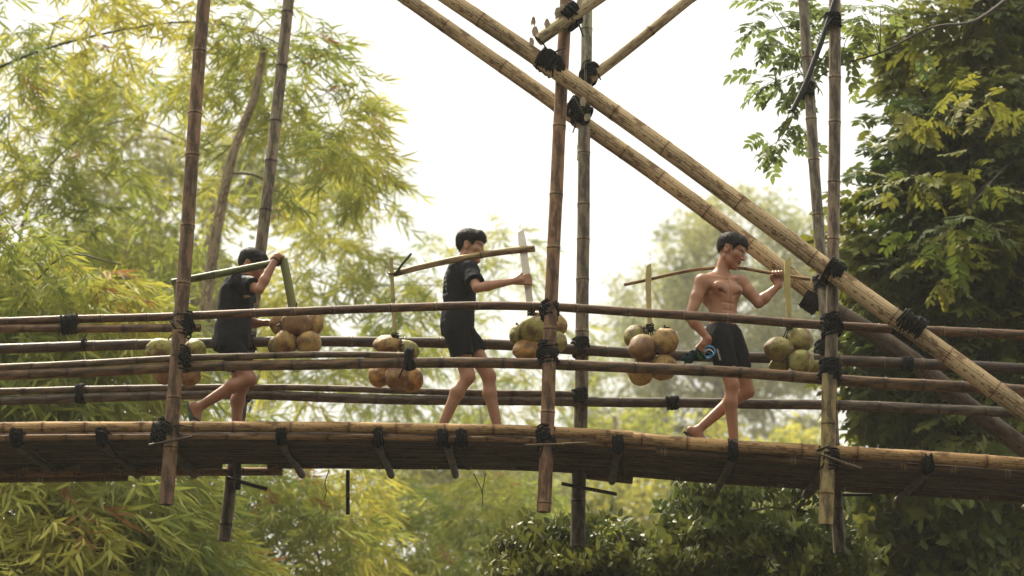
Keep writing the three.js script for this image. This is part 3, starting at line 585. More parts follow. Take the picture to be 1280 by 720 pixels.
function shirt(fig, j, o) {
  const { T, ax } = fig, pr = [
    ell(T(0, 0.68, -0.018), [0.168 * o.w, 0.34 * fig.h, 0.132 * o.d], ax, 0.06), ell(T(0.07, 0.74, -0.05), [0.1, 0.16, 0.075], ax, 0.06), ell(T(-0.07, 0.74, -0.05), [0.1, 0.16, 0.075], ax, 0.06), ell(T(0, 0.36, -0.01), [0.155 * o.w, 0.34 * fig.h, 0.128 * o.d], ax, 0.08), ell(T(0, 0.02, -0.01), [0.17 * o.w, 0.34 * fig.h, 0.142 * o.d], ax, 0.08),
    cap(T(0.03, 0.95, -0.02), j.shR, 0.055, 0.07, 0.05), cap(T(-0.03, 0.95, -0.02), j.shL, 0.055, 0.07, 0.05),
  ];
  const cuts = [[o.hem, V(0, -1, 0).add(V(o.hemTilt ?? 0, 0, 0)).normalize()]];
  const neckTop = T(0, 1.0, 0.0); cuts.push([neckTop, fig.up.clone()]);
  const f0 = union(pr);
  const sl = [[j.shR, j.elR], [j.shL, j.elL]].map(([s, e]) => { const d = e.clone().sub(s).normalize(), L = e.distanceTo(s), end = s.clone().addScaledVector(d, Math.min(L, o.sleeve)); return { q: cap(s, end.clone().addScaledVector(d, 0.08), 0.076, 0.082, 0.05), end, d }; });
  const g = (x, y, z) => {
    let d = f0(x, y, z);
    for (const s of sl) { const c = (x - s.end.x) * s.d.x + (y - s.end.y) * s.d.y + (z - s.end.z) * s.d.z; d = smin(d, smax(primDist(s.q, x, y, z), c, 0.008), 0.045); }
    if (d > 0.07 || d < -0.07) return d;
    d += folds(x, y, z, o.seed, 0.0105) + 0.0035 * noise(x * 30 + y * 16, y * 22, z * 30 + o.seed);
    for (const [p, n] of cuts) d = smax(d, (x - p.x) * n.x + (y - p.y) * n.y + (z - p.z) * n.z + 0.006 * noise(x * 9, y * 2, z * 9 + o.seed), 0.01);
    return d;
  };
  const all = [...pr, ...sl.map((s) => s.q)];
  return part('shirt', local(mesh(g, bounds(all, 0.03), 0.0075, o.colour), fig.root), M.cloth, fig.root);
}
function shorts(fig, j, o) {
  const { T, ax } = fig;
  const legs = [[j.hipR, j.knR, o.lenR], [j.hipL, j.knL, o.lenL]].map(([a, b, t]) => { const d = b.clone().sub(a).normalize(), L = a.distanceTo(b), e = a.clone().addScaledVector(d, L * t); return { q: cap(a, e.clone().addScaledVector(d, 0.07), 0.105, 0.09 + (o.flare ?? 0.008), 0.05), e, d }; });
  const f0 = union([ell(T(0, 0.06, -0.008), [0.162 * o.w, 0.24 * fig.h, 0.125 * o.d], ax, 0.06)]);
  const top = T(0, o.top, 0);
  const g = (x, y, z) => {
    let d = f0(x, y, z);
    for (const s of legs) { const c = (x - s.e.x) * s.d.x + (y - s.e.y) * s.d.y + (z - s.e.z) * s.d.z; d = smin(d, smax(primDist(s.q, x, y, z), c + 0.005 * noise(x * 14, z * 14, o.seed), 0.008), 0.04); }
    if (d > 0.07 || d < -0.07) return d;
    d += folds(x, y * 0.6, z, o.seed, 0.011) + 0.004 * noise(x * 34, y * 9, z * 34 + o.seed);
    return smax(d, (x - top.x) * fig.up.x + (y - top.y) * fig.up.y + (z - top.z) * fig.up.z, 0.008);
  };
  return part('shorts', local(mesh(g, bounds([ell(T(0, 0.06, 0), [0.17 * o.w, 0.26 * fig.h, 0.14], ax), ...legs.map((s) => s.q)], 0.03), 0.0075, o.colour), fig.root), M.cloth, fig.root);
}
/** Sandal under a foot: sole slab and thong straps. */
function sandal(fig, an, toe, kn, mat, strap) {
  const calf = an.clone().sub(kn).normalize(), fd0 = toe.clone().sub(an).normalize(), heel = an.clone().addScaledVector(calf, 0.035).addScaledVector(fd0, -0.035), fd = toe.clone().sub(heel).normalize(), sideV = fd.clone().cross(calf).normalize(), dn = sideV.clone().cross(fd).normalize(); if (dn.dot(calf) < 0) dn.negate();
  const L = heel.distanceTo(toe) + 0.07, pos = [], idx = [], n = 20, c0 = heel.clone().addScaledVector(fd, -0.035).addScaledVector(dn, 0.034);
  for (const th of [0, 0.016]) for (let i = 0; i < n; i++) { const a = i / n * Math.PI * 2, t = 0.5 - 0.5 * Math.cos(a), w = (0.03 + 0.016 * smooth(0.3, 0.8, t)) * Math.sin(a) * (0.6 + 0.4 * Math.abs(Math.sin(a))) * 1.25, p = c0.clone().addScaledVector(fd, t * L).addScaledVector(sideV, w).addScaledVector(dn, th); pos.push(p.x, p.y, p.z); }
  for (let i = 0; i < n; i++) { const k = (i + 1) % n; idx.push(i, k, n + i, k, n + k, n + i); }
  for (let i = 1; i < n - 1; i++) idx.push(0, i + 1, i, n, n + i, n + i + 1);
  const g = buffer(pos, idx); const root = part('sandal', local(g, fig.root), mat, fig.root);
  const tipP = heel.clone().lerp(toe, 0.82).addScaledVector(dn, -0.02);
  const st = [1, -1].map((q) => { const t = tube([heel.clone().lerp(toe, 0.35).addScaledVector(sideV, q * 0.036).addScaledVector(dn, 0.03), heel.clone().lerp(toe, 0.55).addScaledVector(sideV, q * 0.03).addScaledVector(dn, -0.026), tipP], 0.0065, 0.006, 6, 12); return t; });
  part('strap', local(mergeGeometries(st), fig.root), strap, root);
}

// where each man stands; J gives a joint at survey point (x, y), d metres nearer than the middle of the deck
const J = (x, y, d = 0) => at(x, y, ZM + d);
const flat = (c, s = 0.12) => (x, y, z) => { const k = 1 + s * 2 * fbm(x * 6, y * 6, z * 6) + 0.25 * fbm(x * 1.7, y * 1.7, z * 1.7 + 4); return c.map((q) => q * k); };
const facing = (deg, down) => { const a = deg * Math.PI / 180, b = down * Math.PI / 180; return V(Math.cos(a) * Math.cos(b), -Math.sin(b), Math.sin(a) * Math.cos(b)); };
const rightOf = (deg) => { const a = deg * Math.PI / 180; return V(-Math.sin(a), 0, Math.cos(a)); };

// shirtless man
{
  const j = { head: J(914, 314, -0.01), neck: J(901, 345, -0.01), pelvis: J(904, 421, 0), shR: J(878, 352, 0.09), shL: J(926, 353, -0.1), elR: J(862, 396, 0.15), elL: J(948, 379, -0.06), hipR: J(899, 424, 0.07), hipL: J(914, 424, -0.08), knR: J(915, 481, 0.09), knL: J(934, 489, -0.1), anR: J(918, 556, 0.06), anL: J(871, 539, -0.12), toeR: J(952, 568, 0.07), toeL: J(894, 566, -0.12) };
  const f = figure({ j, label: 'shirtless man in black shorts gripping a thin shoulder pole', base: V(j.pelvis.x, deckY(j.pelvis.x), ZM), right: rightOf(58), face: facing(20, 22), headUp: V(0.12, 1, 0), headScale: 1.14, seed: 3, bare: true, bulk: 1.08, arm: 1.13,
    hair: { top: 0.008, fringe: 0.012, side: 0.028, front: 0.05, back: -0.03 },
    hands: [[J(877, 435, 0.11), V(0.75, -0.45, -0.2), V(-0.5, 0.2, 0.8), V(0.25, -1, 0.1), 0.012], [J(972, 343, -0.07), V(-1, -0.08, 0), V(0.1, -0.2, -1), V(0.5, 1, -0.1), 0.0125]] });
  const st = [J(898, 434, 0.25), J(901.5, 446, 0.25)];
  shorts(f, j, { w: 0.98, d: 0.98, top: 0.2, lenR: 0.66, lenL: 0.62, flare: 0.004, seed: 5, colour: (x, y, z) => {
    const dx = st[1].x - st[0].x, dy = st[1].y - st[0].y, t = clamp(((x - st[0].x) * dx + (y - st[0].y) * dy) / (dx * dx + dy * dy)), d = Math.hypot(x - st[0].x - dx * t, y - st[0].y - dy * t);
    return z > ZM && d < 0.0062 ? [0.6, 0.6, 0.58] : flat([0.014, 0.0145, 0.017])(x, y, z); } });
  sandal(f, j.anL, j.toeL, j.knL, M.sole, M.sole); sandal(f, j.anR, j.toeR, j.knR, M.sole, M.sole);
  part('drawstring', local(tube([J(921, 406, 0.12), J(924, 412, 0.13), J(922, 420, 0.13), J(926, 427, 0.12)], 0.003, 0.003, 4, 14), f.root), M.rope, f.root);
}
// middle man, black T-shirt
{
  const j = { head: J(588, 309, 0), neck: J(580, 331, -0.01), pelvis: J(573, 411, 0), shR: J(586, 337, 0.15), shL: J(588, 338, -0.16), elR: J(596, 360, 0.31), elL: J(574, 376, -0.24), hipR: J(571, 416, 0.08), hipL: J(579, 416, -0.08), knR: J(585, 471, 0.09), knL: J(611, 470, -0.09), anR: J(549, 540, 0.08), anL: J(624, 542, -0.08), toeR: J(576, 553, 0.08), toeL: J(658, 554, -0.08) };
  const f = figure({ j, label: 'man in black T-shirt holding the pale stick in front of him', base: V(j.pelvis.x, deckY(j.pelvis.x), ZM), right: rightOf(8), face: facing(12, 8), headUp: V(0.05, 1, 0), headScale: 1.08, seed: 8, skin: [0.32, 0.152, 0.08],
    hair: { top: 0.012, fringe: 0.02, side: 0.02, front: 0.042, back: -0.04 },
    hands: [[J(658, 351, 0.13), V(-0.12, 1, 0), V(-0.1, 0, 1), V(1, 0.1, -0.1), 0.026], [J(578, 404, -0.24), V(1, 0.1, 0), V(0, 0.2, -1), V(0.1, -1, 0), 0.014]] });
  const bk = J(552, 356, 0.02), txt = flat([0.017, 0.021, 0.025]);
  shirt(f, j, { w: 0.98, d: 1.0, hem: J(572, 417, 0), hemTilt: 0.1, sleeve: 0.19, seed: 4, colour: (x, y, z) => {
    const dy = (y - bk.y) / 0.11, dz = (z - ZM - 0.0) / 0.12;
    if (x < bk.x + 0.055 && Math.abs(dy) < 1 && Math.abs(dz) < 1) { const rows = Math.sin(y * 170) > -0.3, ch = noise(z * 60, Math.floor(y * 27) * 3.3, 1) > -0.15; if (rows && ch) return [0.42, 0.44, 0.43]; }
    return txt(x, y, z); } });
  shorts(f, j, { w: 0.97, d: 1.0, top: 0.25, lenR: 0.56, lenL: 0.5, flare: 0.006, seed: 9, colour: flat([0.012, 0.012, 0.013]) });
  sandal(f, j.anR, j.toeR, j.knR, M.sole, M.sole); sandal(f, j.anL, j.toeL, j.knL, M.sole, M.sole);
}
// man under the green pole
{
  const j = { head: J(314, 333, -0.02), neck: J(301, 351, -0.02), pelvis: J(290, 430, 0), shR: J(301, 352, 0.15), shL: J(306, 354, -0.16), elR: J(324, 362, 0.3), elL: J(312, 404, -0.2), hipR: J(288, 434, 0.08), hipL: J(294, 434, -0.08), knR: J(312, 474, 0.1), knL: J(302, 484, -0.08), anR: J(247, 510, 0.09), anL: J(295, 540, -0.08), toeR: J(250, 545, 0.09), toeL: J(328, 552, -0.08) };
  const f = figure({ j, label: 'man in charcoal T-shirt bowed under a thick green pole', base: V(j.pelvis.x, deckY(j.pelvis.x), ZM), right: rightOf(4), face: facing(8, 24), headUp: V(0.25, 1, 0), headScale: 1.08, seed: 12, skin: [0.28, 0.124, 0.063],
    hair: { top: 0.01, fringe: 0.014, side: 0.02, front: 0.046, back: -0.035 },
    hands: [[J(349, 327.5, 0.17), V(-1, -0.15, 0), V(-0.1, 1, 0.35), V(0.75, 0.45, -0.6), 0.029], [J(346, 411, -0.12), V(0, 0.3, 1), V(0, 1, 0), V(1, 0, 0), 0.03]] });
  const pr = J(310, 347, 0.22), base = flat([0.021, 0.0225, 0.026]);
  shirt(f, j, { w: 1.0, d: 1.08, hem: J(290, 439, 0), hemTilt: -0.05, sleeve: 0.17, seed: 6, colour: (x, y, z) => {
    const u = (x - pr.x) / 0.05, v = (y - pr.y + 0.12 * (x - pr.x)) / 0.014;
    if (z > ZM + 0.12 && Math.abs(u) < 1 && Math.abs(v) < 1 && noise(x * 150, y * 190, 3) > -0.12) return [0.6, 0.6, 0.58];
    return base(x, y, z); } });
  shorts(f, j, { w: 1.0, d: 1.02, top: 0.2, lenR: 0.6, lenL: 0.55, flare: 0.006, seed: 2, colour: flat([0.012, 0.012, 0.012]) });
  sandal(f, j.anR, j.toeR, j.knR, M.greenRubber, M.greenRubber); sandal(f, j.anL, j.toeL, j.knL, M.greenRubber, M.greenRubber);
  const a = f.wr[0].clone().lerp(j.elR, 0.12), ax = f.wr[0].clone().sub(j.elR).normalize(), gs = [];
  const u = V(0, 0, 1).addScaledVector(ax, -ax.z).normalize(), w = ax.clone().cross(u), pts = [];
  for (let i = 0; i <= 30; i++) { const q = i / 30 * 4 * Math.PI; pts.push(a.clone().addScaledVector(u, Math.cos(q) * 0.029).addScaledVector(w, Math.sin(q) * 0.029).addScaledVector(ax, i * 0.0003)); }
  part('wristband', local(tube(pts, 0.0045, 0.0045, 5, 60), f.root), std({ color: lin(0.06, 0.012, 0.01), roughness: 0.8 }), f.root);
}

// ---------------------------------------------------------------- shoulder poles and coconuts
const huskMap = texture(256, 256, (u, v) => { const a = tileNoise(u * 10, v * 8, 10, 8, 3), b = tileNoise(u * 40, v * 60, 40, 60, 4), c = tileNoise(u * 90, v * 24, 90, 24, 5); const sp = tileNoise(u * 60, v * 50, 60, 50, 9) > 0.88 ? 0.6 : 1, k = (0.74 + 0.2 * a + 0.1 * b + 0.1 * (c - 0.5)) * sp; return [k, k * 0.99, k * 0.95]; });
Object.assign(M, { husk: std({ map: huskMap, vertexColors: true, roughness: 0.62, bumpMap: huskMap, bumpScale: 0.006 }), calyx: std({ color: lin(0.1, 0.06, 0.032), roughness: 0.9, side: THREE.DoubleSide }), split: std({ vertexColors: true, roughness: 0.7, bumpMap: grainBump, bumpScale: 0.001 }) });
const HUSK = { green: [0.34, 0.33, 0.09], olive: [0.25, 0.22, 0.05], tan: [0.4, 0.24, 0.065], brown: [0.25, 0.12, 0.042], orange: [0.42, 0.2, 0.04] };
/** A young coconut: three-ridged husk with bruises and scars, and the calyx at its stem end. */
function coconut([px, py, rx, ry, d, kind, turn = 0], bunch, group, label) {
  const seed = ++seedCount, R = rng(seed * 5), c = J(px, py, d), k = perM(ZM), root = thing('coconut', label, 'coconut', c, group);
  const ratio = rx / ry, len = 1.12 * Math.max(rx, ry) / k, wid = 1.1 * Math.min(rx, ry) / k, axis = (ratio > 1 ? V(1, 0.15, 0) : V(0.1, 1, 0)).applyAxisAngle(V(0, 0, 1), turn * Math.PI / 180);
  const stemEnd = bunch.clone().sub(c); if (axis.dot(stemEnd) < 0) axis.negate(); axis.add(V(0, 0, (R() - 0.3) * 0.7)).normalize();
  const q = new THREE.Quaternion().setFromUnitVectors(V(0, 1, 0), axis).multiply(new THREE.Quaternion().setFromAxisAngle(V(0, 1, 0), R() * 6));
  const g = new THREE.SphereGeometry(1, 32, 22), p = g.attributes.position, col = [], base = HUSK[kind], v = V();
  for (let i = 0; i < p.count; i++) {
    v.fromBufferAttribute(p, i); const th = Math.atan2(v.z, v.x), sy = Math.sqrt(Math.max(0, 1 - v.y * v.y));
    const rr = (1 + 0.065 * Math.cos(3 * th) * sy + 0.11 * fbm(v.x * 2 + seed, v.y * 2, v.z * 2)) * (1 - 0.1 * smooth(-0.1, -1, v.y)), dent = 1 - 0.05 * smooth(0.9, 1, v.y);
    const b = fbm(v.x * 1.5 + seed * 3, v.y * 1.5, v.z * 1.5 + 5, 4), sc = Math.abs(noise(v.x * 2 + seed, v.y * 3.2, v.z * 2 + 9)), br = smooth(0.03, 0.2, b), dk = smooth(0.035, 0.01, sc) * smooth(-0.1, 0.15, noise(v.x * 1.3, v.y * 1.3 + seed, 2)), hi = smooth(-0.05, -0.3, b);
    let cc = base.map((x, n) => lerp(x, [0.17, 0.075, 0.028][n], br * 0.9)); cc = cc.map((x, n) => lerp(x, [0.42, 0.35, 0.12][n], hi * 0.5)); cc = cc.map((x, n) => lerp(x, [0.06, 0.04, 0.025][n], dk * 0.8 + 0.5 * smooth(0.86, 0.97, v.y)));
    col.push(...cc); p.setXYZ(i, v.x * rr * wid, v.y * rr * dent * len, v.z * rr * wid);
  }
  g.setAttribute('color', new THREE.Float32BufferAttribute(col, 3)); g.applyQuaternion(q); g.computeVertexNormals();
  // close the seam of the sphere's normals
  { const n = g.attributes.normal; for (let r = 0; r <= 22; r++) { const a = r * 33, b2 = a + 32, x = n.getX(a) + n.getX(b2), y = n.getY(a) + n.getY(b2), z = n.getZ(a) + n.getZ(b2), l = Math.hypot(x, y, z) || 1; n.setXYZ(a, x / l, y / l, z / l); n.setXYZ(b2, x / l, y / l, z / l); } }
  const husk = part('husk', g, M.husk, root);
  const pos = [], idx = [];
  for (let i = 0; i < 6; i++) { const a = i / 6 * 6.283 + R(), b = 0.36 + 0.16 * R(), w = 0.55; for (const [t, s, y] of [[0, 0, 1.02], [b * 0.6, -w, 1.0], [b, 0, 0.955 + 0.05 * R()], [b * 0.6, w, 1.0]]) pos.push(Math.cos(a + s) * t * wid, y * len, Math.sin(a + s) * t * wid); idx.push(i * 4, i * 4 + 2, i * 4 + 1, i * 4, i * 4 + 3, i * 4 + 2); }
  part('calyx', buffer(pos, idx).applyQuaternion(q), M.calyx, root);
  part('stem', tube([V(0, len * 0.97, 0), V(0.01, len * 1.12, 0.005), V(0.018, len * 1.22, 0)].map((x) => x.applyQuaternion(q)), 0.011, 0.008, 6, 6, seed), M.calyx, root);
}
function carry(o) {
  const root = thing('shoulder_pole', o.label, 'carrying pole', J(...o.base), 'shoulder poles carrying coconuts');
  const k = 2 * perM(ZM);
  part('pole', local(cane(o.pole.map((p) => J(...p)), o.w[0] / k, o.w[1] / k, { seed: ++seedCount, wob: 0.004, ...o.look }), root), M.pole, root);
  for (const h of o.hangers) {
    part('hanger_stick', local(h.blade ? blade(h) : cane(h.pts.map((p) => J(...p)), h.w[0] / k, h.w[1] / k, { seed: ++seedCount, wob: 0.003, segs: 12, inter: 0.6, ...h.look }), root), M.split, root);
    const end = J(...h.pts.at(-1)), gs = [], R = rng(++seedCount);
    for (const c of h.nuts) { const e = J(c[0], c[1], c[4]); const mid = end.clone().lerp(e, 0.5).add(V(0, 0.02, 0.02)); gs.push(tube([end.clone().add(V(0, 0.02, 0)), mid, end.clone().lerp(e, 0.75)], 0.005, 0.005, 5, 8, R() * 9)); }
    for (let i = 0; i < 3; i++) gs.push(coil(end.clone().add(V(0, 0.02 * i - 0.01, 0)), 90, 0.028, 0.028, 0.02, 3, 0.004, seedCount + i));
    part('cord', local(mergeGeometries(gs), root), M.rope, root);
    const my = h.nuts.reduce((s, c) => s + c[1], 0) / h.nuts.length;
    for (const c of h.nuts) coconut(c, end, h.group, `${{ green: 'pale green', olive: 'olive', tan: 'tan', brown: 'brown', orange: 'orange-tan' }[c[5]]} ${Math.max(c[2], c[3]) < 12.5 ? 'small ' : c[2] / c[3] > 1.2 ? 'oblong ' : ''}coconut ${c[1] < my ? 'high' : 'low'} in the bunch ${h.label}`);
  }
  return root;
}
/** A hanger split from a culm: flat, wider at the head. */
function blade({ pts, w, look }) {
  const P = pts.map((p) => J(...p)), n = 12, pos = [], uv = [], col = [], idx = [], k = 2 * perM(ZM), cu = new THREE.CatmullRomCurve3(P);
  for (let i = 0; i <= n; i++) {
    const t = i / n, c = cu.getPointAt(t), wd = lerp(w[0], w[1], t) / k * (0.75 + 0.35 * smooth(0, 0.12, t)) * (1 + 0.12 * noise(t * 6, pts[0][0])), th = 0.011;
    for (const [x, z] of [[-1, -1], [1, -0.6], [1, 0.6], [-1, 1]]) { pos.push(c.x + x * wd, c.y + (i === 0 ? x * 0.014 : 0), c.z + z * th); uv.push(x * 0.05, t * 0.5); const g = 0.9 + 0.3 * noise(t * 9, x); col.push(look.color[0] * g, look.color[1] * g, look.color[2] * g); }
  }
  for (let i = 0; i < n; i++) for (let q = 0; q < 4; q++) { const a = i * 4 + q, b = i * 4 + (q + 1) % 4; idx.push(a, a + 4, b, b, a + 4, b + 4); }
  idx.push(0, 1, 2, 0, 2, 3, n * 4, n * 4 + 2, n * 4 + 1, n * 4, n * 4 + 3, n * 4 + 2);
  const g = buffer(pos, idx, { uv: [uv, 2], color: [col, 3] }).toNonIndexed(); g.computeVertexNormals(); return g;
}
const lime = { color: [0.13, 0.155, 0.05], ring: [0.2, 0.2, 0.09] };
carry({
  label: 'thick green bamboo pole on the shoulder of the man in charcoal T-shirt', base: [290, 340, 0.17], w: [9, 9.5], look: { ...lime, inter: 0.75 },
  pole: [[215, 353, 0.17], [250, 346.5, 0.17], [300, 337, 0.17], [357, 326, 0.17]],
  hangers: [
    { pts: [[219.5, 350, 0.17], [224, 414, 0.12]], w: [7, 6], look: lime, group: 'coconuts trailing behind the man with the green pole', label: 'behind the man with the green pole',
      nuts: [[201, 437, 18.5, 13, 0.05, 'green', -8], [244, 437, 13.5, 13, 0.1, 'green'], [207, 466, 17, 13, 0.02, 'brown'], [236, 468, 15, 14, 0.06, 'brown'], [222, 450, 13, 14, -0.07, 'olive']] },
    { pts: [[354, 324, 0.17], [360, 352, 0.16], [366.5, 386, 0.12]], w: [10.5, 11], look: { ...lime, color: [0.17, 0.175, 0.06] }, group: 'coconuts ahead of the man with the green pole', label: 'before the man with the green pole',
      nuts: [[351, 405, 13, 14, 0.0, 'tan', 20], [371, 405, 18.5, 14, 0.13, 'brown', -8], [393, 405, 11, 15.5, 0.03, 'tan'], [357, 428, 14, 15, 0.12, 'tan'], [386.5, 429, 15, 14, 0.13, 'tan', 10], [344, 433, 8, 11, 0.03, 'olive'], [372, 424, 12, 12, -0.04, 'olive']] },
  ],
});
carry({
  label: 'peeled pale pole on the shoulder of the man in black T-shirt', base: [580, 322, 0.14], w: [7.5, 9], look: { color: [0.5, 0.36, 0.19], ring: [0.34, 0.23, 0.11], inter: 0.5 },
  pole: [[486, 344, 0.14], [540, 330.5, 0.14], [600, 319, 0.14], [640, 313.5, 0.14], [668.5, 310.5, 0.14]],
  hangers: [
    { pts: [[489, 323, 0.17], [491, 365, 0.16], [494, 424, 0.12]], w: [5, 5], look: { color: [0.36, 0.31, 0.11], ring: [0.2, 0.16, 0.07] }, group: 'coconuts trailing behind the man in black T-shirt', label: 'behind the man in black T-shirt',
      nuts: [[483, 431, 17.5, 11, 0.1, 'tan', -12], [511, 437, 14, 9.5, 0.07, 'green', -35], [474, 470, 13, 14, 0.06, 'orange', 35], [495, 473, 14, 14, 0.13, 'brown'], [514, 474, 15, 14.5, 0.05, 'orange'], [492, 452, 14, 12, 0, 'brown']] },
    { pts: [[651, 289, 0.12], [657, 335, 0.13], [664, 392, 0.1]], w: [9, 8], blade: true, look: { color: [0.8, 0.77, 0.66] }, group: 'coconuts ahead of the man in black T-shirt', label: 'ahead of the man in black T-shirt',
      nuts: [[665, 411, 16.5, 15.5, 0.12, 'green'], [646, 419, 8.5, 12, 0.04, 'olive'], [657, 438, 17, 12.5, 0.1, 'orange', -10], [697, 408, 11, 13, 0.02, 'tan'], [696, 428, 12, 13, 0.06, 'green'], [674, 399, 14, 9, -0.02, 'tan'], [676, 432, 13, 13, 0, 'olive']] },
  ],
});
carry({
  label: 'thin crooked pole across the neck of the shirtless man', base: [900, 337, -0.09], w: [4.5, 4.5], look: { color: [0.42, 0.27, 0.13], ring: [0.3, 0.19, 0.1], inter: 0.9, swell: 0.05 },
  pole: [[780, 356, -0.09], [812, 349, -0.09], [850, 340, -0.095], [880, 335.5, -0.1], [922, 334.5, -0.1], [972, 343, -0.07], [1013, 349, -0.06]],
  hangers: [
    { pts: [[811, 331, -0.06], [810.5, 360, -0.06], [812.5, 412, -0.04]], w: [7, 5], blade: true, look: { color: [0.42, 0.34, 0.13] }, group: 'coconuts trailing behind the shirtless man', label: 'behind the shirtless man',
      nuts: [[793, 421, 14, 13, -0.06, 'olive', 30], [802, 435, 17, 15.5, 0.04, 'brown', -10], [831.5, 428, 15, 17, 0.0, 'tan'], [830, 459, 17.5, 15, 0.0, 'tan'], [800, 465, 15.5, 15, -0.02, 'tan'], [816, 449, 12, 12, -0.1, 'brown']] },
    { pts: [[985, 323, -0.03], [984, 355, -0.03], [987.5, 408, -0.04]], w: [8.5, 4.5], blade: true, look: { color: [0.4, 0.33, 0.11] }, group: 'coconuts ahead of the shirtless man', label: 'ahead of the shirtless man',
      nuts: [[973, 436, 18.5, 14, 0.02, 'olive', -12], [1001, 425, 16, 15.5, -0.04, 'olive', 20], [1001.5, 452, 16.5, 13.5, 0.02, 'green', -10], [974, 456, 13, 9, -0.05, 'olive'], [1019, 459, 9.5, 9, -0.04, 'olive'], [988, 444, 11, 12, -0.12, 'olive']] },
  ],
});
{ // twig tied to the back end of the peeled pole
  const t = thing('twig', 'short dark twig stuck beside the back end of the peeled pole', 'twig', J(503, 330, 0.14));
  part('stick', local(tube([J(493, 344, 0.17), J(503, 330, 0.17), J(514, 317, 0.16)], 0.011, 0.01, 7, 10), t), std({ color: lin(0.02, 0.025, 0.015), roughness: 0.8 }), t);
  part('knot', local(tube([J(484, 341, 0.17), J(489, 342.5, 0.19), J(497, 341, 0.17), J(500, 339, 0.16)], 0.005, 0.004, 5, 10), t), M.rope, t);
}
{ // what the shirtless man carries in his lower hand
  const t = thing('cloth_bundle', 'crumpled dark green cloth with a blue and white strap in the shirtless man\'s hand', 'cloth', J(872, 442, 0.12));
  const ax = [V(0.86, 0.5, 0), V(-0.5, 0.86, 0), V(0, 0, 1)], pr = [cap(J(878, 434, 0.11), J(862, 447, 0.12), 0.02, 0.042, 0.03), cap(J(862, 446, 0.12), J(853, 450, 0.12), 0.036, 0.018, 0.03), cap(J(866, 447, 0.12), J(879, 447, 0.1), 0.036, 0.026, 0.03), cap(J(857, 452, 0.1), J(852, 461, 0.1), 0.014, 0.007, 0.02), cap(J(878, 436, 0.11), J(887, 443, 0.1), 0.014, 0.022, 0.02)];
  const f = union(pr);
  part('cloth', local(mesh((x, y, z) => f(x, y, z) + 0.013 * (1 - 2.6 * Math.abs(noise(x * 17 + y * 9, y * 17, z * 15))), bounds(pr, 0.03), 0.005, (x, y, z) => { const n = fbm(x * 9, y * 9 + 3, z * 9), k = 0.8 + 0.5 * noise(x * 30, y * 30, z * 30); return n > 0.14 ? [0.035 * k, 0.13 * k, 0.035 * k] : n < -0.14 ? [0.008 * k, 0.07 * k, 0.08 * k] : [0.008 * k, 0.028 * k, 0.024 * k]; }), t), M.cloth, t);
  const loop = (pts, r, c) => part('strap', local(tube(pts.map((p) => J(...p)), r, r, 6, 24), t), std({ color: lin(...c), roughness: 0.6 }), t);
  loop([[880, 437, 0.14], [884, 433, 0.16], [891, 434, 0.17], [894, 440, 0.17], [890, 445, 0.17], [884, 445, 0.15]], 0.006, [0.05, 0.28, 0.55]);
  loop([[881, 439, 0.15], [887, 437, 0.17], [892, 442, 0.17], [887, 447, 0.16], [882, 446, 0.14]], 0.005, [0.55, 0.62, 0.66]);
  loop([[880, 443, 0.14], [885, 449, 0.16], [889, 444, 0.16], [884, 440, 0.15]], 0.006, [0.01, 0.12, 0.22]);
}

// ---------------------------------------------------------------- vegetation
const leafMat = (o = {}) => new THREE.MeshPhysicalMaterial({ color: 0xffffff, roughness: 0.94, transmission: 0.5, thickness: 0, side: THREE.DoubleSide, clearcoat: 0.08, clearcoatRoughness: 0.4, specularIntensity: 0.25, ...o });
const LEAF = leafMat(), GLOSS = leafMat({ clearcoat: 0.22, clearcoatRoughness: 0.35, transmission: 0.34 });
const bark = (r, g, b) => std({ map: roughMap, color: lin(r, g, b), roughness: 0.9, bumpMap: grainBump, bumpScale: 0.006 });
const BARK = { pale: bark(0.34, 0.28, 0.19), dark: bark(0.07, 0.055, 0.04), green: bark(0.11, 0.13, 0.05), dry: bark(0.45, 0.38, 0.22) };
/** One leaf: base at p, along d, face normal n; PROFILE lists [share of length, share of half width]. Folded on its midrib and drooping. */
function leafInto(pos, idx, p, d, n, len, wid, profile, droop = 0.18, fold = 0.25) {
  const s = d.clone().cross(n).normalize(), b = pos.length / 3;
  profile.forEach(([t, w]) => {
    const c = p.clone().addScaledVector(d, t * len).addScaledVector(n, -droop * t * t * len);
    for (const q of w === 0 ? [0] : [-1, 0, 1]) { const v = c.clone().addScaledVector(s, q * w * wid / 2).addScaledVector(n, q ? fold * w * wid / 2 : 0); pos.push(v.x, v.y, v.z); }
  });
  let k = b;
  for (let i = 0; i < profile.length - 1; i++) {
    const a1 = profile[i][1] === 0, b1 = profile[i + 1][1] === 0, nk = k + (a1 ? 1 : 3);
    if (a1) idx.push(k, nk, nk + 1, k, nk + 1, nk + 2); else if (b1) idx.push(k, nk, k + 1, k + 1, nk, k + 2); else idx.push(k, nk, k + 1, nk, nk + 1, k + 1, k + 1, nk + 1, k + 2, nk + 1, nk + 2, k + 2);
    k = nk;
  }
}
const LANCE = [[0, 0], [0.22, 0.95], [0.55, 0.8], [1, 0]], OVATE = [[0, 0], [0.2, 0.75], [0.5, 1], [0.8, 0.6], [1, 0]], SIMPLE = [[0, 0], [0.45, 1], [1, 0]];
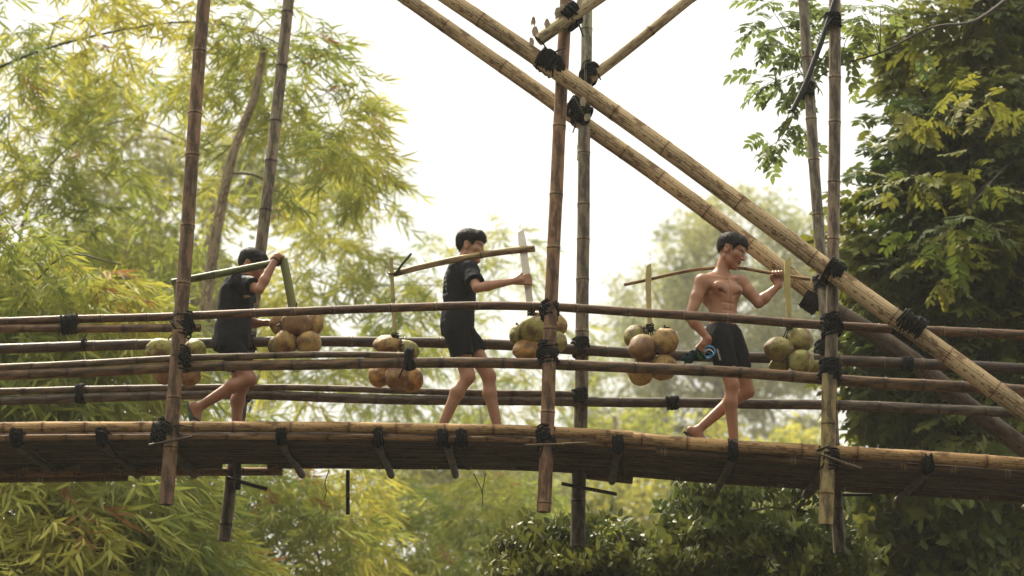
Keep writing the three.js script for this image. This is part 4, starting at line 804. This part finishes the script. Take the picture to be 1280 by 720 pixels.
function sprayGeometry(kind, seed) {
  const R = rng(seed * 97 + 5), pos = [], idx = [], up = V(0, 1, 0);
  const twig = (pts, r) => { const g = tube(pts, r, r * 0.5, 3, 4); const o = pos.length / 3; pos.push(...g.attributes.position.array); idx.push(...Array.from(g.index.array, (i) => i + o)); };
  const rnd = () => V(R() - 0.5, R() - 0.5, R() - 0.5);
  if (kind === 'bamboo') {
    const bend = V((R() - 0.5) * 0.3, 0, (R() - 0.5) * 0.3);
    twig([V(0, 0, 0), V(0, 0.3, 0), bend.clone().setY(0.55)], 0.006);
    const n = 9;
    for (let i = 0; i < n; i++) {
      const t = 0.12 + 0.88 * i / (n - 1), p = bend.clone().multiplyScalar(t * t).setY(0.55 * t), a = i * 2.6 + R(), open = i === n - 1 ? 0.1 : 0.55 + 0.35 * R();
      const d = V(Math.cos(a) * open, 1, Math.sin(a) * open * 0.6).normalize(), nn = rnd().cross(d).normalize();
      leafInto(pos, idx, p, d, nn, 0.3 + 0.16 * R(), 0.05, LANCE, 0.25);
    }
  } else if (kind === 'pinnate') {
    twig([V(0, 0, 0), V(0, 0.45, 0.02), V(0, 0.9, -0.06)], 0.008);
    for (let i = 0; i < 11; i++) {
      const t = 0.16 + 0.84 * Math.floor((i + 1) / 2) / 5.5, sd = i === 10 ? 0 : i % 2 ? 1 : -1, p = V(0, 0.9 * t, -0.05 * t * t), d = V(sd * 0.95, i === 10 ? 1 : 0.42 + 0.25 * R(), (R() - 0.5) * 0.5).normalize();
      leafInto(pos, idx, p, d, V((R() - 0.5) * 0.8, 0, 1).cross(d).cross(d).negate().normalize(), 0.27 + 0.09 * R(), 0.145, OVATE, 0.22);
    }
  } else if (kind === 'ovate') {
    const bend = V((R() - 0.5) * 0.4, 0.8, (R() - 0.5) * 0.4);
    twig([V(0, 0, 0), V(0, 0.4, 0), bend], 0.012);
    for (let i = 0; i < 9; i++) {
      const t = 0.15 + 0.85 * i / 8, p = bend.clone().multiplyScalar(t), a = i * 2.4 + R(), d = V(Math.cos(a), 0.35 + 0.5 * R(), Math.sin(a)).normalize();
      leafInto(pos, idx, p, d, up.clone().add(rnd()).cross(d).cross(d).negate().normalize(), 0.33 + 0.14 * R(), 0.2, OVATE, 0.2);
    }
  } else { // clump of small leaves for far crowns
    for (let i = 0; i < 16; i++) { const p = rnd().multiplyScalar(1.1), d = rnd().normalize(), n = rnd().cross(d).normalize(); leafInto(pos, idx, p.add(V(0, 0.4, 0)), d, n, 0.34 + 0.2 * R(), 0.17, SIMPLE, 0.15); }
  }
  return buffer(pos, idx);
}
const SPRAY = {}; for (const k of ['bamboo', 'pinnate', 'ovate', 'clump']) SPRAY[k] = [1, 2, 3].map((s) => sprayGeometry(k, s));
const mixc = (a, b, t) => a.map((x, i) => lerp(x, b[i], t));
/** lobes: [px, py, distance, rx, ry, depth in m]; each a rounded mass of sprays at its own place. */
function crown(root, o) {
  const R = rng(o.seed), L = o.lobes.map(([px, py, D, rx, ry, rz]) => { const k = perM(-D); return { c: at(px, py, -D), r: [rx / k, ry / k, rz ?? 0.8 * rx / k] }; });
  const wsum = []; let tot = 0; for (const l of L) { tot += l.r[0] * l.r[1] + 0.3 * l.r[2] * l.r[0]; wsum.push(tot); }
  const m4 = new THREE.Matrix4(), q = new THREE.Quaternion(), p = V(), dir = V(), col = new THREE.Color(), lists = [[], [], []];
  let made = 0, tries = 0; const ends = L.map(() => []);
  while (made < o.n && tries++ < o.n * 12) {
    const w = R() * tot, li = wsum.findIndex((x) => x >= w), l = L[li], u = V(R() * 2 - 1, R() * 2 - 1, R() * 2 - 1), ul = u.length(); if (ul > 1 || ul < 1e-3) continue;
    u.multiplyScalar(Math.pow(ul, o.shell ?? 0.6) / ul);
    p.set(l.c.x + u.x * l.r[0], l.c.y + u.y * l.r[1], l.c.z + u.z * l.r[2]);
    const f = o.freq ?? 0.9, nn = fbm(p.x * f, p.y * f * 1.5, p.z * f, 2); if (nn < (o.gap ?? -0.05) + 0.12 * (R() - 0.5)) continue;
    const th = R() * 6.283, out = o.out ?? 0.7;
    dir.set(u.x * out + Math.cos(th) * 0.8, u.y * out * 0.5 - (o.droop ?? 0.4) + (R() - 0.5) * 0.7, u.z * out + Math.sin(th) * 0.8).normalize();
    q.setFromUnitVectors(V(0, 1, 0), dir);
    // turn the spray so that its upper face looks up
    const up2 = V(0, 0, 1).applyQuaternion(q), want = V(0, 1, 0).addScaledVector(dir, -dir.y).normalize(), ang = Math.atan2(up2.clone().cross(want).dot(dir), up2.dot(want));
    q.premultiply(new THREE.Quaternion().setFromAxisAngle(dir, ang + (R() - 0.5) * (o.roll ?? 1.4)));
    const s = o.size * (0.75 + 0.5 * R());
    m4.compose(p.clone().sub(root.position), q, V(s, s, s));
    const t = clamp(0.5 + 1.6 * fbm(p.x * 0.5 + o.seed, p.y * 0.5, p.z * 0.5, 2) + 0.5 * (R() - 0.5)), c = R() < (o.dry ?? 0) ? [0.3, 0.15, 0.045] : mixc(o.colors[0], o.colors[1], t), g = 0.8 + 0.4 * R();
    lists[made % 3].push([m4.clone(), c.map((x) => x * g)]); if (ends[li].length < (o.twigs ?? 9) && R() < 0.25) ends[li].push(p.clone()); made++;
  }
  lists.forEach((list, v) => {
    if (!list.length) return;
    const im = new THREE.InstancedMesh(SPRAY[o.spray][v], o.mat ?? LEAF, list.length); im.name = 'crown'; im.userData.kind = 'stuff'; im.castShadow = im.receiveShadow = true;
    list.forEach(([m, c], i) => { im.setMatrixAt(i, m); im.setColorAt(i, col.setRGB(...c)); }); root.add(im);
  });
  return { L, ends };
}
function plant(o) {
  const trunkPts = o.trunk.map(([px, py, D]) => at(px, py, -D)), foot = trunkPts[0];
  if (o.root !== false) { const g = groundY(foot.x, foot.z); foot.y = g - 0.05; }
  const root = thing(o.name, o.label, o.category ?? 'tree', foot.clone(), o.group);
  const [r0, r1] = o.r ?? [0.2, 0.06], bk = BARK[o.bark ?? 'dark'];
  if (o.cane) part('culm', local(cane(trunkPts, r0, r1, { seed: o.seed, color: o.cane, ring: mixc(o.cane, [0.35, 0.32, 0.2], 0.4), segs: 8, inter: 0.5 }), root), M.pole, root);
  else part('trunk', local(tube(trunkPts, r0, r1, 9, trunkPts.length * 7, o.seed), root), bk, root);
  const cr = crown(root, o), tc = new THREE.CatmullRomCurve3(trunkPts, false, 'centripetal'), R = rng(o.seed + 3);
  cr.L.forEach((l, i) => {
    let best = 0, bd = 1e9; for (let k = 4; k <= 20; k++) { const q = tc.getPointAt(k / 20), d = q.distanceTo(l.c) + Math.max(0, q.y - l.c.y) * 1.5; if (d < bd) { bd = d; best = k / 20; } }
    const s = tc.getPointAt(best), lr = Math.min(lerp(r0, r1, best) * 0.75, o.limb ?? 0.05), mid = s.clone().lerp(l.c, 0.55).add(V((R() - 0.5) * 0.2 * bd, 0.08 * bd, (R() - 0.5) * 0.2 * bd)), gs = [tube([s, mid, l.c], lr, lr * 0.5, 6, 10, i)];
    for (const e of cr.ends[i]) gs.push(tube([l.c.clone().lerp(mid, R() * 0.5), l.c.clone().lerp(e, 0.5).add(V(0, 0.06 * bd * (R() - 0.3), 0)), e], lr * 0.4, lr * 0.12, 4, 6, i + 2));
    part('limb', local(mergeGeometries(gs), root), bk, root);
  });
  return root;
}
// one leaf tone for all bamboo, one for the broad-leaved trees of the far bank, one for the right tree
const YEL = [[0.2, 0.25, 0.05], [0.44, 0.4, 0.065]], OLD = [[0.19, 0.22, 0.08], [0.38, 0.36, 0.12]], BROAD = [[0.045, 0.075, 0.016], [0.22, 0.215, 0.025]];
const bambooGroup = 'arching bamboo on the far bank';
// --- left bamboo
plant({ name: 'bamboo', category: 'bamboo', label: 'arching bamboo culm with bright yellow-green leaves, bowed over the leaning near post', group: bambooGroup, seed: 101, cane: [0.06, 0.065, 0.03], r: [0.055, 0.007],
  trunk: [[-330, 1500, 26], [-290, 700, 26], [-160, 190, 25.5], [0, 84, 25], [125, 43, 25], [250, 28, 25], [335, 48, 25], [420, 110, 25]], spray: 'bamboo', size: 0.6, n: 820, droop: 0.55, colors: YEL, dry: 0.02, gap: 0.0, freq: 0.8, limb: 0.012, bark: 'green', twigs: 5,
  lobes: [[-40, 70, 25, 90, 110, 1.6], [80, 20, 25.5, 110, 60, 1.6], [200, 60, 26, 110, 70, 1.6], [320, 60, 26, 100, 80, 1.4], [400, 130, 25.5, 80, 80, 1.2], [440, 190, 25, 45, 55, 0.9], [350, 190, 27, 80, 50, 1.2]] });
plant({ name: 'bamboo', category: 'bamboo', label: 'dense yellow-green bamboo filling the bank behind the paired left rails', group: bambooGroup, seed: 102, cane: [0.2, 0.19, 0.08], r: [0.06, 0.007],
  trunk: [[40, 1500, 28], [30, 700, 28], [20, 330, 28], [60, 210, 28], [160, 150, 28], [260, 190, 28]], spray: 'bamboo', size: 0.6, n: 800, droop: 0.55, colors: YEL, dry: 0.02, gap: -0.02, freq: 0.7, limb: 0.012, bark: 'dry', twigs: 5,
  lobes: [[20, 170, 28, 110, 100, 1.8], [120, 230, 28.5, 110, 90, 1.6], [40, 290, 28, 110, 80, 1.6], [160, 130, 29, 110, 70, 1.6], [230, 260, 30, 60, 70, 1.2], [190, 340, 30, 80, 60, 1.4]] });
plant({ name: 'bamboo', category: 'bamboo', label: 'dark drooping bamboo with long leaves behind the tail coconuts of the green pole', group: bambooGroup, seed: 103, cane: [0.09, 0.09, 0.04], r: [0.05, 0.007],
  trunk: [[-60, 1500, 21], [-40, 700, 21], [10, 420, 21], [80, 320, 21], [150, 330, 21]], spray: 'bamboo', size: 0.66, n: 2900, droop: 0.75, colors: YEL, dry: 0.03, gap: -0.2, freq: 0.9, limb: 0.014, bark: 'dark', twigs: 6,
  lobes: [[20, 350, 21, 90, 70, 1.2], [100, 390, 21.5, 100, 60, 1.2], [30, 450, 21, 90, 70, 1.2], [150, 460, 22, 80, 60, 1.1], [60, 520, 21.5, 100, 50, 1.2], [215, 420, 23, 40, 60, 0.8], [-130, 300, 23.5, 110, 90, 1.6], [-190, 180, 24.5, 110, 100, 1.8], [-120, 420, 22.5, 100, 80, 1.5], [-200, 60, 25.5, 110, 90, 1.8]] });
plant({ name: 'bamboo', category: 'bamboo', label: 'shaded bamboo thicket under the bridge left of the leaning near post', group: bambooGroup, seed: 104, cane: [0.09, 0.09, 0.04], r: [0.05, 0.007],
  trunk: [[60, 1500, 20], [70, 900, 20], [90, 680, 20], [150, 600, 20]], spray: 'bamboo', size: 0.68, n: 1500, droop: 0.7, colors: YEL, dry: 0.05, gap: -0.16, freq: 0.9, limb: 0.014, bark: 'dark', twigs: 6,
  lobes: [[30, 640, 20, 90, 70, 1.2], [120, 690, 20, 100, 70, 1.2], [160, 620, 20.5, 80, 60, 1.2], [220, 690, 21, 90, 60, 1.2], [20, 740, 19.5, 110, 60, 1.2], [260, 740, 21, 80, 40, 1]] });
// --- under the bridge, sunlit
plant({ name: 'bamboo', category: 'bamboo', label: 'sunlit yellow bamboo under the bridge, below the man with the green pole', group: bambooGroup, seed: 105, cane: [0.2, 0.19, 0.08], r: [0.05, 0.007],
  trunk: [[380, 1500, 27], [390, 900, 27], [400, 700, 27], [340, 590, 27]], spray: 'bamboo', size: 0.62, n: 1000, droop: 0.6, colors: YEL, dry: 0.03, gap: -0.14, freq: 0.8, limb: 0.012, bark: 'dry', twigs: 5,
  lobes: [[310, 620, 27, 80, 60, 1.4], [380, 680, 27, 100, 60, 1.4], [330, 740, 26.5, 110, 50, 1.4], [270, 560, 28, 70, 60, 1.2], [420, 610, 28, 60, 50, 1.2]] });
plant({ name: 'bamboo', category: 'bamboo', label: 'pale sunlit bamboo under the bridge beside the hanging cord', group: bambooGroup, seed: 106, cane: [0.2, 0.19, 0.08], r: [0.05, 0.007],
  trunk: [[560, 1500, 32], [555, 900, 32], [540, 720, 32], [500, 640, 32]], spray: 'bamboo', size: 0.66, n: 1050, droop: 0.6, colors: YEL, dry: 0.02, gap: -0.1, freq: 0.8, limb: 0.012, bark: 'dry', twigs: 5,
  lobes: [[470, 650, 32, 80, 60, 1.6], [540, 700, 32, 100, 60, 1.6], [620, 690, 33, 80, 60, 1.6], [480, 730, 31, 110, 40, 1.4], [600, 740, 31.5, 120, 40, 1.4], [600, 630, 33, 80, 40, 1.4], [680, 655, 34, 70, 50, 1.4]] });
// --- sparse bamboo against the sky
plant({ name: 'bamboo', category: 'bamboo', label: 'thin arching bamboo with sparse leaves between the two men in T-shirts', group: bambooGroup, seed: 107, cane: [0.07, 0.09, 0.03], r: [0.05, 0.007],
  trunk: [[280, 1700, 34], [290, 800, 34], [320, 480, 34], [375, 380, 34], [440, 362, 34], [500, 356, 34], [565, 358, 34]], spray: 'bamboo', size: 0.68, n: 620, droop: 0.6, colors: YEL, gap: -0.02, freq: 1.1, limb: 0.01, bark: 'green', twigs: 6,
  lobes: [[420, 260, 34, 50, 50, 1.2], [470, 230, 35, 40, 50, 1], [400, 350, 34, 60, 60, 1.2], [470, 360, 34, 60, 50, 1.2], [380, 460, 33, 70, 60, 1.4], [530, 400, 35, 60, 60, 1.3], [350, 390, 33, 40, 60, 1]] });
plant({ name: 'bamboo', category: 'bamboo', label: 'hazy pale bamboo behind the man in black T-shirt', group: bambooGroup, seed: 108, cane: [0.25, 0.24, 0.13], r: [0.06, 0.007],
  trunk: [[600, 2100, 46], [600, 900, 46], [605, 560, 46], [590, 400, 46], [630, 320, 46]], spray: 'bamboo', size: 0.72, n: 620, droop: 0.6, colors: YEL, gap: -0.02, freq: 0.7, limb: 0.012, bark: 'dry', twigs: 4,
  lobes: [[620, 330, 46, 70, 55, 2], [560, 330, 47, 50, 50, 1.6], [600, 420, 46, 100, 60, 2], [490, 450, 46, 80, 60, 2], [700, 450, 47, 60, 60, 1.8], [430, 500, 46, 90, 50, 2], [560, 500, 46, 110, 50, 2], [670, 510, 48, 80, 50, 1.8], [300, 480, 48, 90, 70, 2]] });
// --- further trees
plant({ name: 'forest_tree', label: 'grey-green tree in the distance behind the left bamboo', group: 'trees of the far bank', seed: 111, bark: 'pale', r: [0.35, 0.16],
  trunk: [[240, 2100, 48], [245, 800, 48], [262, 340, 48], [285, 210, 48], [318, 130, 48], [330, 60, 48]], spray: 'clump', size: 0.6, n: 850, droop: 0.2, colors: OLD, gap: -0.03, freq: 0.6, limb: 0.07,
  lobes: [[190, 260, 50, 80, 90, 2.5], [150, 180, 50, 70, 70, 2], [240, 380, 49, 70, 70, 2], [330, 220, 47, 70, 60, 2], [390, 240, 49, 60, 60, 2], [120, 360, 50, 100, 80, 2.5], [300, 420, 50, 80, 60, 2]] });
plant({ name: 'forest_tree', label: 'pale round-crowned tree in the haze behind the shirtless man', group: 'trees of the far bank', seed: 112, bark: 'pale', r: [0.7, 0.3],
  trunk: [[890, 3500, 105], [885, 1000, 105], [890, 620, 105], [900, 480, 105], [895, 380, 105]], spray: 'clump', size: 0.75, n: 2300, droop: 0.1, colors: OLD, gap: -0.02, freq: 0.35, limb: 0.22, shell: 0.5, twigs: 12,
  lobes: [[930, 300, 105, 70, 60, 4], [870, 330, 104, 60, 55, 4], [985, 330, 106, 60, 70, 4], [830, 390, 104, 70, 60, 4], [910, 400, 103, 80, 70, 4], [990, 420, 105, 60, 70, 4], [790, 470, 104, 70, 60, 4], [870, 490, 103, 90, 60, 4], [960, 500, 104, 80, 60, 4], [770, 540, 105, 60, 40, 4], [1040, 380, 107, 40, 80, 3]] });
plant({ name: 'forest_tree', label: 'pale yellow thin-stemmed tree seen under the bridge between the far posts', group: 'trees of the far bank', seed: 113, bark: 'dry', r: [0.16, 0.07],
  trunk: [[790, 2000, 60], [785, 800, 60], [781, 670, 60], [772, 610, 60], [768, 520, 60]], spray: 'clump', size: 0.72, n: 1200, droop: 0.2, colors: YEL, gap: -0.06, freq: 0.5, limb: 0.05,
  lobes: [[700, 630, 61, 80, 50, 2.5], [800, 620, 61, 90, 50, 2.5], [760, 690, 60, 110, 50, 2.5], [880, 680, 61, 90, 60, 2.5], [680, 700, 60, 80, 50, 2.5], [920, 610, 62, 60, 40, 2], [1010, 600, 62, 70, 60, 2.5], [830, 560, 63, 90, 40, 2], [1080, 690, 62, 80, 50, 2.5], [990, 690, 62, 80, 50, 2.5]] });
plant({ name: 'forest_tree', label: 'dull green tree under the bridge behind the hanging cord', group: 'trees of the far bank', seed: 114, bark: 'pale', r: [0.2, 0.08],
  trunk: [[540, 2000, 56], [540, 800, 56], [542, 660, 56], [540, 600, 56]], spray: 'clump', size: 0.7, n: 330, droop: 0.2, colors: OLD, gap: -0.04, freq: 0.6, limb: 0.05,
  lobes: [[560, 620, 56, 80, 50, 2.5], [640, 630, 57, 80, 50, 2.5], [500, 590, 57, 60, 40, 2], [600, 560, 57, 80, 40, 2]] });
plant({ name: 'forest_tree', label: 'slender tree with a pale slanting trunk beside the far leaning post', group: 'trees of the far bank', seed: 115, bark: 'pale', r: [0.14, 0.045],
  trunk: [[225, 1600, 24.5], [240, 700, 24.5], [258, 380, 24.5], [272, 280, 24.5], [292, 190, 24.5], [318, 120, 24.5], [330, 60, 24.5]], spray: 'bamboo', size: 0.5, n: 90, droop: 0.4, colors: YEL, gap: -0.02, freq: 1.2, limb: 0.02,
  lobes: [[345, 70, 25, 50, 40, 0.8], [300, 40, 25.5, 50, 40, 0.8], [345, 240, 25, 40, 24, 0.6]] });
// --- right tree: dark mass with brighter outer sprays
const rightTree = plant({ name: 'broadleaf_tree', label: 'dense dark green tree with lime outer leaves filling the right bank', seed: 121, bark: 'dark', r: [0.22, 0.1], mat: GLOSS,
  trunk: [[1260, 1500, 22.5], [1250, 800, 22.5], [1235, 500, 22.5], [1240, 250, 22.5], [1215, 60, 22.5], [1230, -120, 22.5]], spray: 'pinnate', size: 0.42, n: 3300, droop: 0.3, roll: 1.6, colors: BROAD, gap: -0.03, freq: 1.5, limb: 0.05, twigs: 12, shell: 0.5,
  lobes: [[1190, 60, 22, 70, 80, 1.1], [1265, 40, 22, 70, 100, 1.2], [1135, 190, 21.5, 55, 60, 0.9], [1225, 170, 21.5, 90, 80, 1.1], [1280, 220, 22, 70, 90, 1.1], [1105, 290, 21.5, 50, 50, 0.8], [1190, 300, 21.5, 90, 70, 1.1], [1275, 340, 22, 70, 80, 1.1], [1095, 365, 21.5, 45, 50, 0.8], [1175, 410, 22, 100, 60, 1.1], [1265, 450, 22, 80, 80, 1.1], [1120, 470, 22, 70, 60, 1], [1200, 530, 22, 100, 60, 1.1]] });
crown(rightTree, { seed: 122, spray: 'pinnate', size: 0.44, n: 1700, droop: 0.25, roll: 1.6, mat: GLOSS, colors: BROAD, gap: -0.05, freq: 1.7,
  lobes: [[1260, 130, 24.5, 90, 150, 1.2], [1230, 330, 25, 120, 130, 1.2], [1170, 450, 25, 110, 90, 1.1], [1260, 540, 25, 110, 110, 1.2], [1120, 400, 24.5, 60, 80, 0.9]] });
plant({ name: 'broadleaf_tree', label: 'hanging dark foliage below the bridge, under the right end of the deck', seed: 123, bark: 'dark', r: [0.14, 0.05], mat: GLOSS,
  trunk: [[1250, 1500, 20], [1240, 900, 20], [1215, 720, 20], [1190, 600, 20]], spray: 'ovate', size: 0.34, n: 1300, droop: 0.55, colors: [[0.045, 0.075, 0.016], [0.15, 0.155, 0.028]], gap: -0.02, freq: 1.5, limb: 0.03, twigs: 12,
  lobes: [[1120, 620, 20, 45, 50, 0.6], [1170, 650, 20, 60, 70, 0.7], [1240, 640, 20.3, 60, 70, 0.7], [1280, 700, 20.3, 60, 60, 0.7], [1150, 725, 20, 60, 50, 0.7], [1220, 730, 20, 70, 50, 0.7]] });
// --- bush below the bridge
plant({ name: 'shrub', category: 'shrub', label: 'glossy dark shrub below the bridge under the middle far post', seed: 131, bark: 'dark', r: [0.06, 0.03], mat: GLOSS,
  trunk: [[760, 1400, 17.6], [765, 900, 17.6], [760, 760, 17.6], [755, 700, 17.6]], spray: 'ovate', size: 0.2, n: 760, droop: -0.15, colors: [[0.045, 0.075, 0.016], [0.15, 0.155, 0.028]], gap: 0.02, freq: 2.4, limb: 0.016, twigs: 14,
  lobes: [[675, 690, 17.6, 48, 26, 0.4], [735, 690, 17.6, 45, 34, 0.45], [790, 705, 17.5, 55, 36, 0.45], [700, 725, 17.4, 80, 24, 0.5], [640, 690, 17.6, 20, 14, 0.25], [775, 672, 17.7, 22, 20, 0.3]] });
plant({ name: 'shrub', category: 'shrub', label: 'tall leafy shrub below the bridge under the shirtless man', seed: 132, bark: 'dark', r: [0.06, 0.03], mat: GLOSS,
  trunk: [[960, 1400, 17.9], [955, 900, 17.9], [945, 720, 17.9], [930, 640, 17.9]], spray: 'ovate', size: 0.21, n: 900, droop: -0.1, colors: [[0.045, 0.075, 0.016], [0.15, 0.155, 0.028]], gap: 0.02, freq: 2.4, limb: 0.016, twigs: 14,
  lobes: [[905, 618, 17.9, 45, 22, 0.4], [935, 648, 17.9, 52, 32, 0.5], [965, 690, 17.8, 70, 36, 0.5], [880, 690, 17.8, 50, 40, 0.5], [1035, 705, 17.9, 50, 34, 0.4], [930, 725, 17.6, 110, 30, 0.5], [1010, 640, 18, 40, 40, 0.4], [850, 650, 17.9, 18, 18, 0.25]] });
// --- near boughs of the right tree: leaves large enough to pick apart
{
  const one = [[], []]; for (const [arr, l, w] of [[one, 0.085, 0.042]]) leafInto(arr[0], arr[1], V(), V(0, 1, 0), V(0, 0, 1), l, w, OVATE, 0.2);
  const leafGeo = buffer(one[0], one[1]), tones = [[0.1, 0.145, 0.04], [0.13, 0.17, 0.04], [0.14, 0.15, 0.02], [0.21, 0.2, 0.025]].map((c) => leafMat({ color: lin(...c) }));
  const R = rng(909); let count = 0;
  function frond(root, p, dir, len, tone) { // a pinnate frond with single leaflets
    const side = dir.clone().cross(V(0, 1, 0.3)).normalize(), tip = p.clone().addScaledVector(dir, len).add(V(0, -0.12 * len, 0));
    part('rachis', local(tube([p, p.clone().lerp(tip, 0.5).add(V(0, 0.04 * len, 0)), tip], 0.0035, 0.0015, 4, 6), root), BARK.green, root);
    const n = 4 + Math.floor(R() * 2);
    for (let i = 0; i <= 2 * n; i++) {
      const t = 0.2 + 0.8 * Math.ceil(i / 2) / n, sd = i === 0 ? 0 : i % 2 ? 1 : -1, base = p.clone().lerp(tip, i === 0 ? 1 : Math.min(1, t)), d = dir.clone().multiplyScalar(i ? 0.55 : 1).addScaledVector(side, sd).add(V((R() - 0.5) * 0.3, -0.15 + (R() - 0.5) * 0.3, (R() - 0.5) * 0.4)).normalize();
      const m = part('leaf', leafGeo, tones[Math.min(3, Math.max(0, tone + (R() < 0.25 ? 1 : 0)))], root), zax = V(0, 1, 0.4).addScaledVector(d, -d.y - 0.4 * d.z).normalize(), xax = d.clone().cross(zax);
      m.quaternion.setFromRotationMatrix(new THREE.Matrix4().makeBasis(xax, d, zax)); m.position.copy(base).sub(root.position); const s = 0.8 + 0.4 * R(); m.scale.set(s, s, s); count++;
    }
  }
  const bough = (label, path, r, fronds, D, mass) => {
    const pts = path.map(([x, y, dd = 0]) => at(x, y, -D - dd)), root = thing('tree_branch', label, 'branch', pts[0].clone(), 'boughs reaching in from the right bank');
    crown(root, mass); part('stem', local(tube(pts, r, r * 0.3, 6, pts.length * 6), root), BARK.dark, root);
    for (const [x, y, dx, dy, len, tone, dd = 0] of fronds) {
      const p = at(x, y, -D - dd), near = pts.reduce((a, b) => (b.distanceTo(p) < a.distanceTo(p) ? b : a));
      part('twig', local(tube([near, near.clone().lerp(p, 0.5).add(V(0, 0.05, 0.05)), p], 0.006, 0.0035, 4, 8), root), BARK.dark, root);
      for (let k = 0; k < 2; k++) frond(root, p.clone().add(V((R() - 0.5) * 0.1, (R() - 0.5) * 0.1, (R() - 0.5) * 0.25)), V(dx + (R() - 0.5) * 0.9, dy + (R() - 0.5) * 0.6, (R() - 0.5) * 0.9).normalize(), len * (0.8 + 0.4 * R()), tone);
    }
  };
  bough('leafy bough against the sky, crossing behind the tops of the right posts', [[1300, -40, 2], [1256, 0, 1], [1215, 27, 0.5], [1160, 36], [1100, 66], [1050, 82], [1010, 104]], 0.022, [
    [1090, 25, -1, -0.2, 0.3, 0], [1075, 10, -1, 0.1, 0.3, 0], [1060, 45, -1, -0.3, 0.28, 0], [1035, 30, -1, 0.1, 0.3, 0], [1100, 8, 0.6, -0.3, 0.28, 1], [985, 35, -1, -0.3, 0.26, 0], [965, 12, -0.8, -0.3, 0.26, 0], [955, 40, -0.7, -0.6, 0.26, 0],
    [1080, 60, -0.7, -0.6, 0.26, 0], [1010, 85, -1, -0.1, 0.28, 0], [985, 95, -1, -0.4, 0.26, 0], [1000, 140, -0.9, -0.6, 0.26, 1], [985, 160, -0.8, -0.7, 0.26, 1], [970, 180, -0.8, -0.7, 0.22, 1], [1150, 55, 0.4, -0.9, 0.2, 0]], 18.2, { seed: 141, spray: 'pinnate', size: 0.31, n: 95, droop: 0.3, roll: 1.2, colors: [[0.12, 0.16, 0.045], [0.22, 0.25, 0.06]], gap: -0.02, freq: 2.5,
    lobes: [[1045, 30, 18.4, 55, 30, 0.4], [1095, 15, 18.5, 40, 22, 0.4], [970, 25, 18.3, 42, 30, 0.4], [985, 95, 18.3, 42, 24, 0.35], [975, 165, 18.3, 28, 26, 0.3], [1075, 70, 18.4, 25, 18, 0.3], [1015, 60, 18.3, 30, 20, 0.3]] });
  bough('lime-leaved drooping bough in front of the dark right tree', [[1300, 190, 2.5], [1262, 205, 1.4], [1235, 232, 0.6], [1210, 262], [1180, 300], [1150, 320]], 0.016, [
    [1190, 290, -0.7, -0.7, 0.28, 2], [1170, 300, -0.9, -0.3, 0.28, 2], [1150, 318, -0.9, -0.3, 0.28, 2], [1180, 335, -0.2, -1, 0.3, 3], [1170, 345, 0.2, -1, 0.26, 3], [1225, 240, -0.8, -0.4, 0.26, 2], [1245, 222, 0.8, -0.4, 0.26, 2], [1215, 190, -0.9, -0.1, 0.26, 2]], 19.2, { seed: 142, spray: 'pinnate', size: 0.34, n: 90, droop: 0.35, roll: 1.4, colors: [[0.07, 0.1, 0.015], [0.19, 0.18, 0.025]], gap: -0.0, freq: 2.5,
    lobes: [[1175, 290, 19.4, 50, 18, 0.4], [1195, 330, 19.3, 22, 20, 0.3], [1240, 215, 19.4, 50, 16, 0.4], [1180, 130, 19.5, 60, 18, 0.4], [1130, 235, 19.6, 40, 16, 0.4], [1255, 120, 19.6, 40, 20, 0.4]] });
}

// --- shade trees of the near bank, behind and beside the viewpoint; they keep the low sky off the near side of the bridge
[[-11, 7, 11], [-3.5, 11, 13], [5, 10, 12], [12, 6, 12], [-14, -3, 10], [15, -5, 11]].forEach(([x, z, h], i) => {
  const y = groundY(x, z), root = thing('shade_tree', ['tall shade tree', 'broad shade tree', 'leafy shade tree', 'dense shade tree', 'old shade tree', 'spreading shade tree'][i] + ' on the near bank facing the bridge', 'tree', V(x, y, z), 'shade trees of the near bank'), R = rng(500 + i);
  part('trunk', tube([V(0, -0.1, 0), V(0.2, h * 0.3, 0.1), V(0, h * 0.65, 0)], 0.3, 0.12, 9, 20, i), BARK.dark, root);
  const list = []; for (let k = 0; k < 750; k++) { const u = V(R() * 2 - 1, R() * 2 - 1, R() * 2 - 1); if (u.length() > 1) continue; list.push(new THREE.Matrix4().compose(V(u.x * 4.2, h * 0.6 + u.y * h * 0.42, u.z * 3.2), new THREE.Quaternion().setFromEuler(new THREE.Euler(R() * 6, R() * 6, R() * 6)), V(1.5, 1.5, 1.5))); }
  const im = new THREE.InstancedMesh(SPRAY.clump[i % 3], LEAF, list.length); im.name = 'crown'; im.userData.kind = 'stuff'; im.castShadow = im.receiveShadow = true; list.forEach((m, k) => { im.setMatrixAt(k, m); im.setColorAt(k, lin(0.05, 0.07, 0.02)); }); root.add(im);
});

renderer.render(scene, camera);
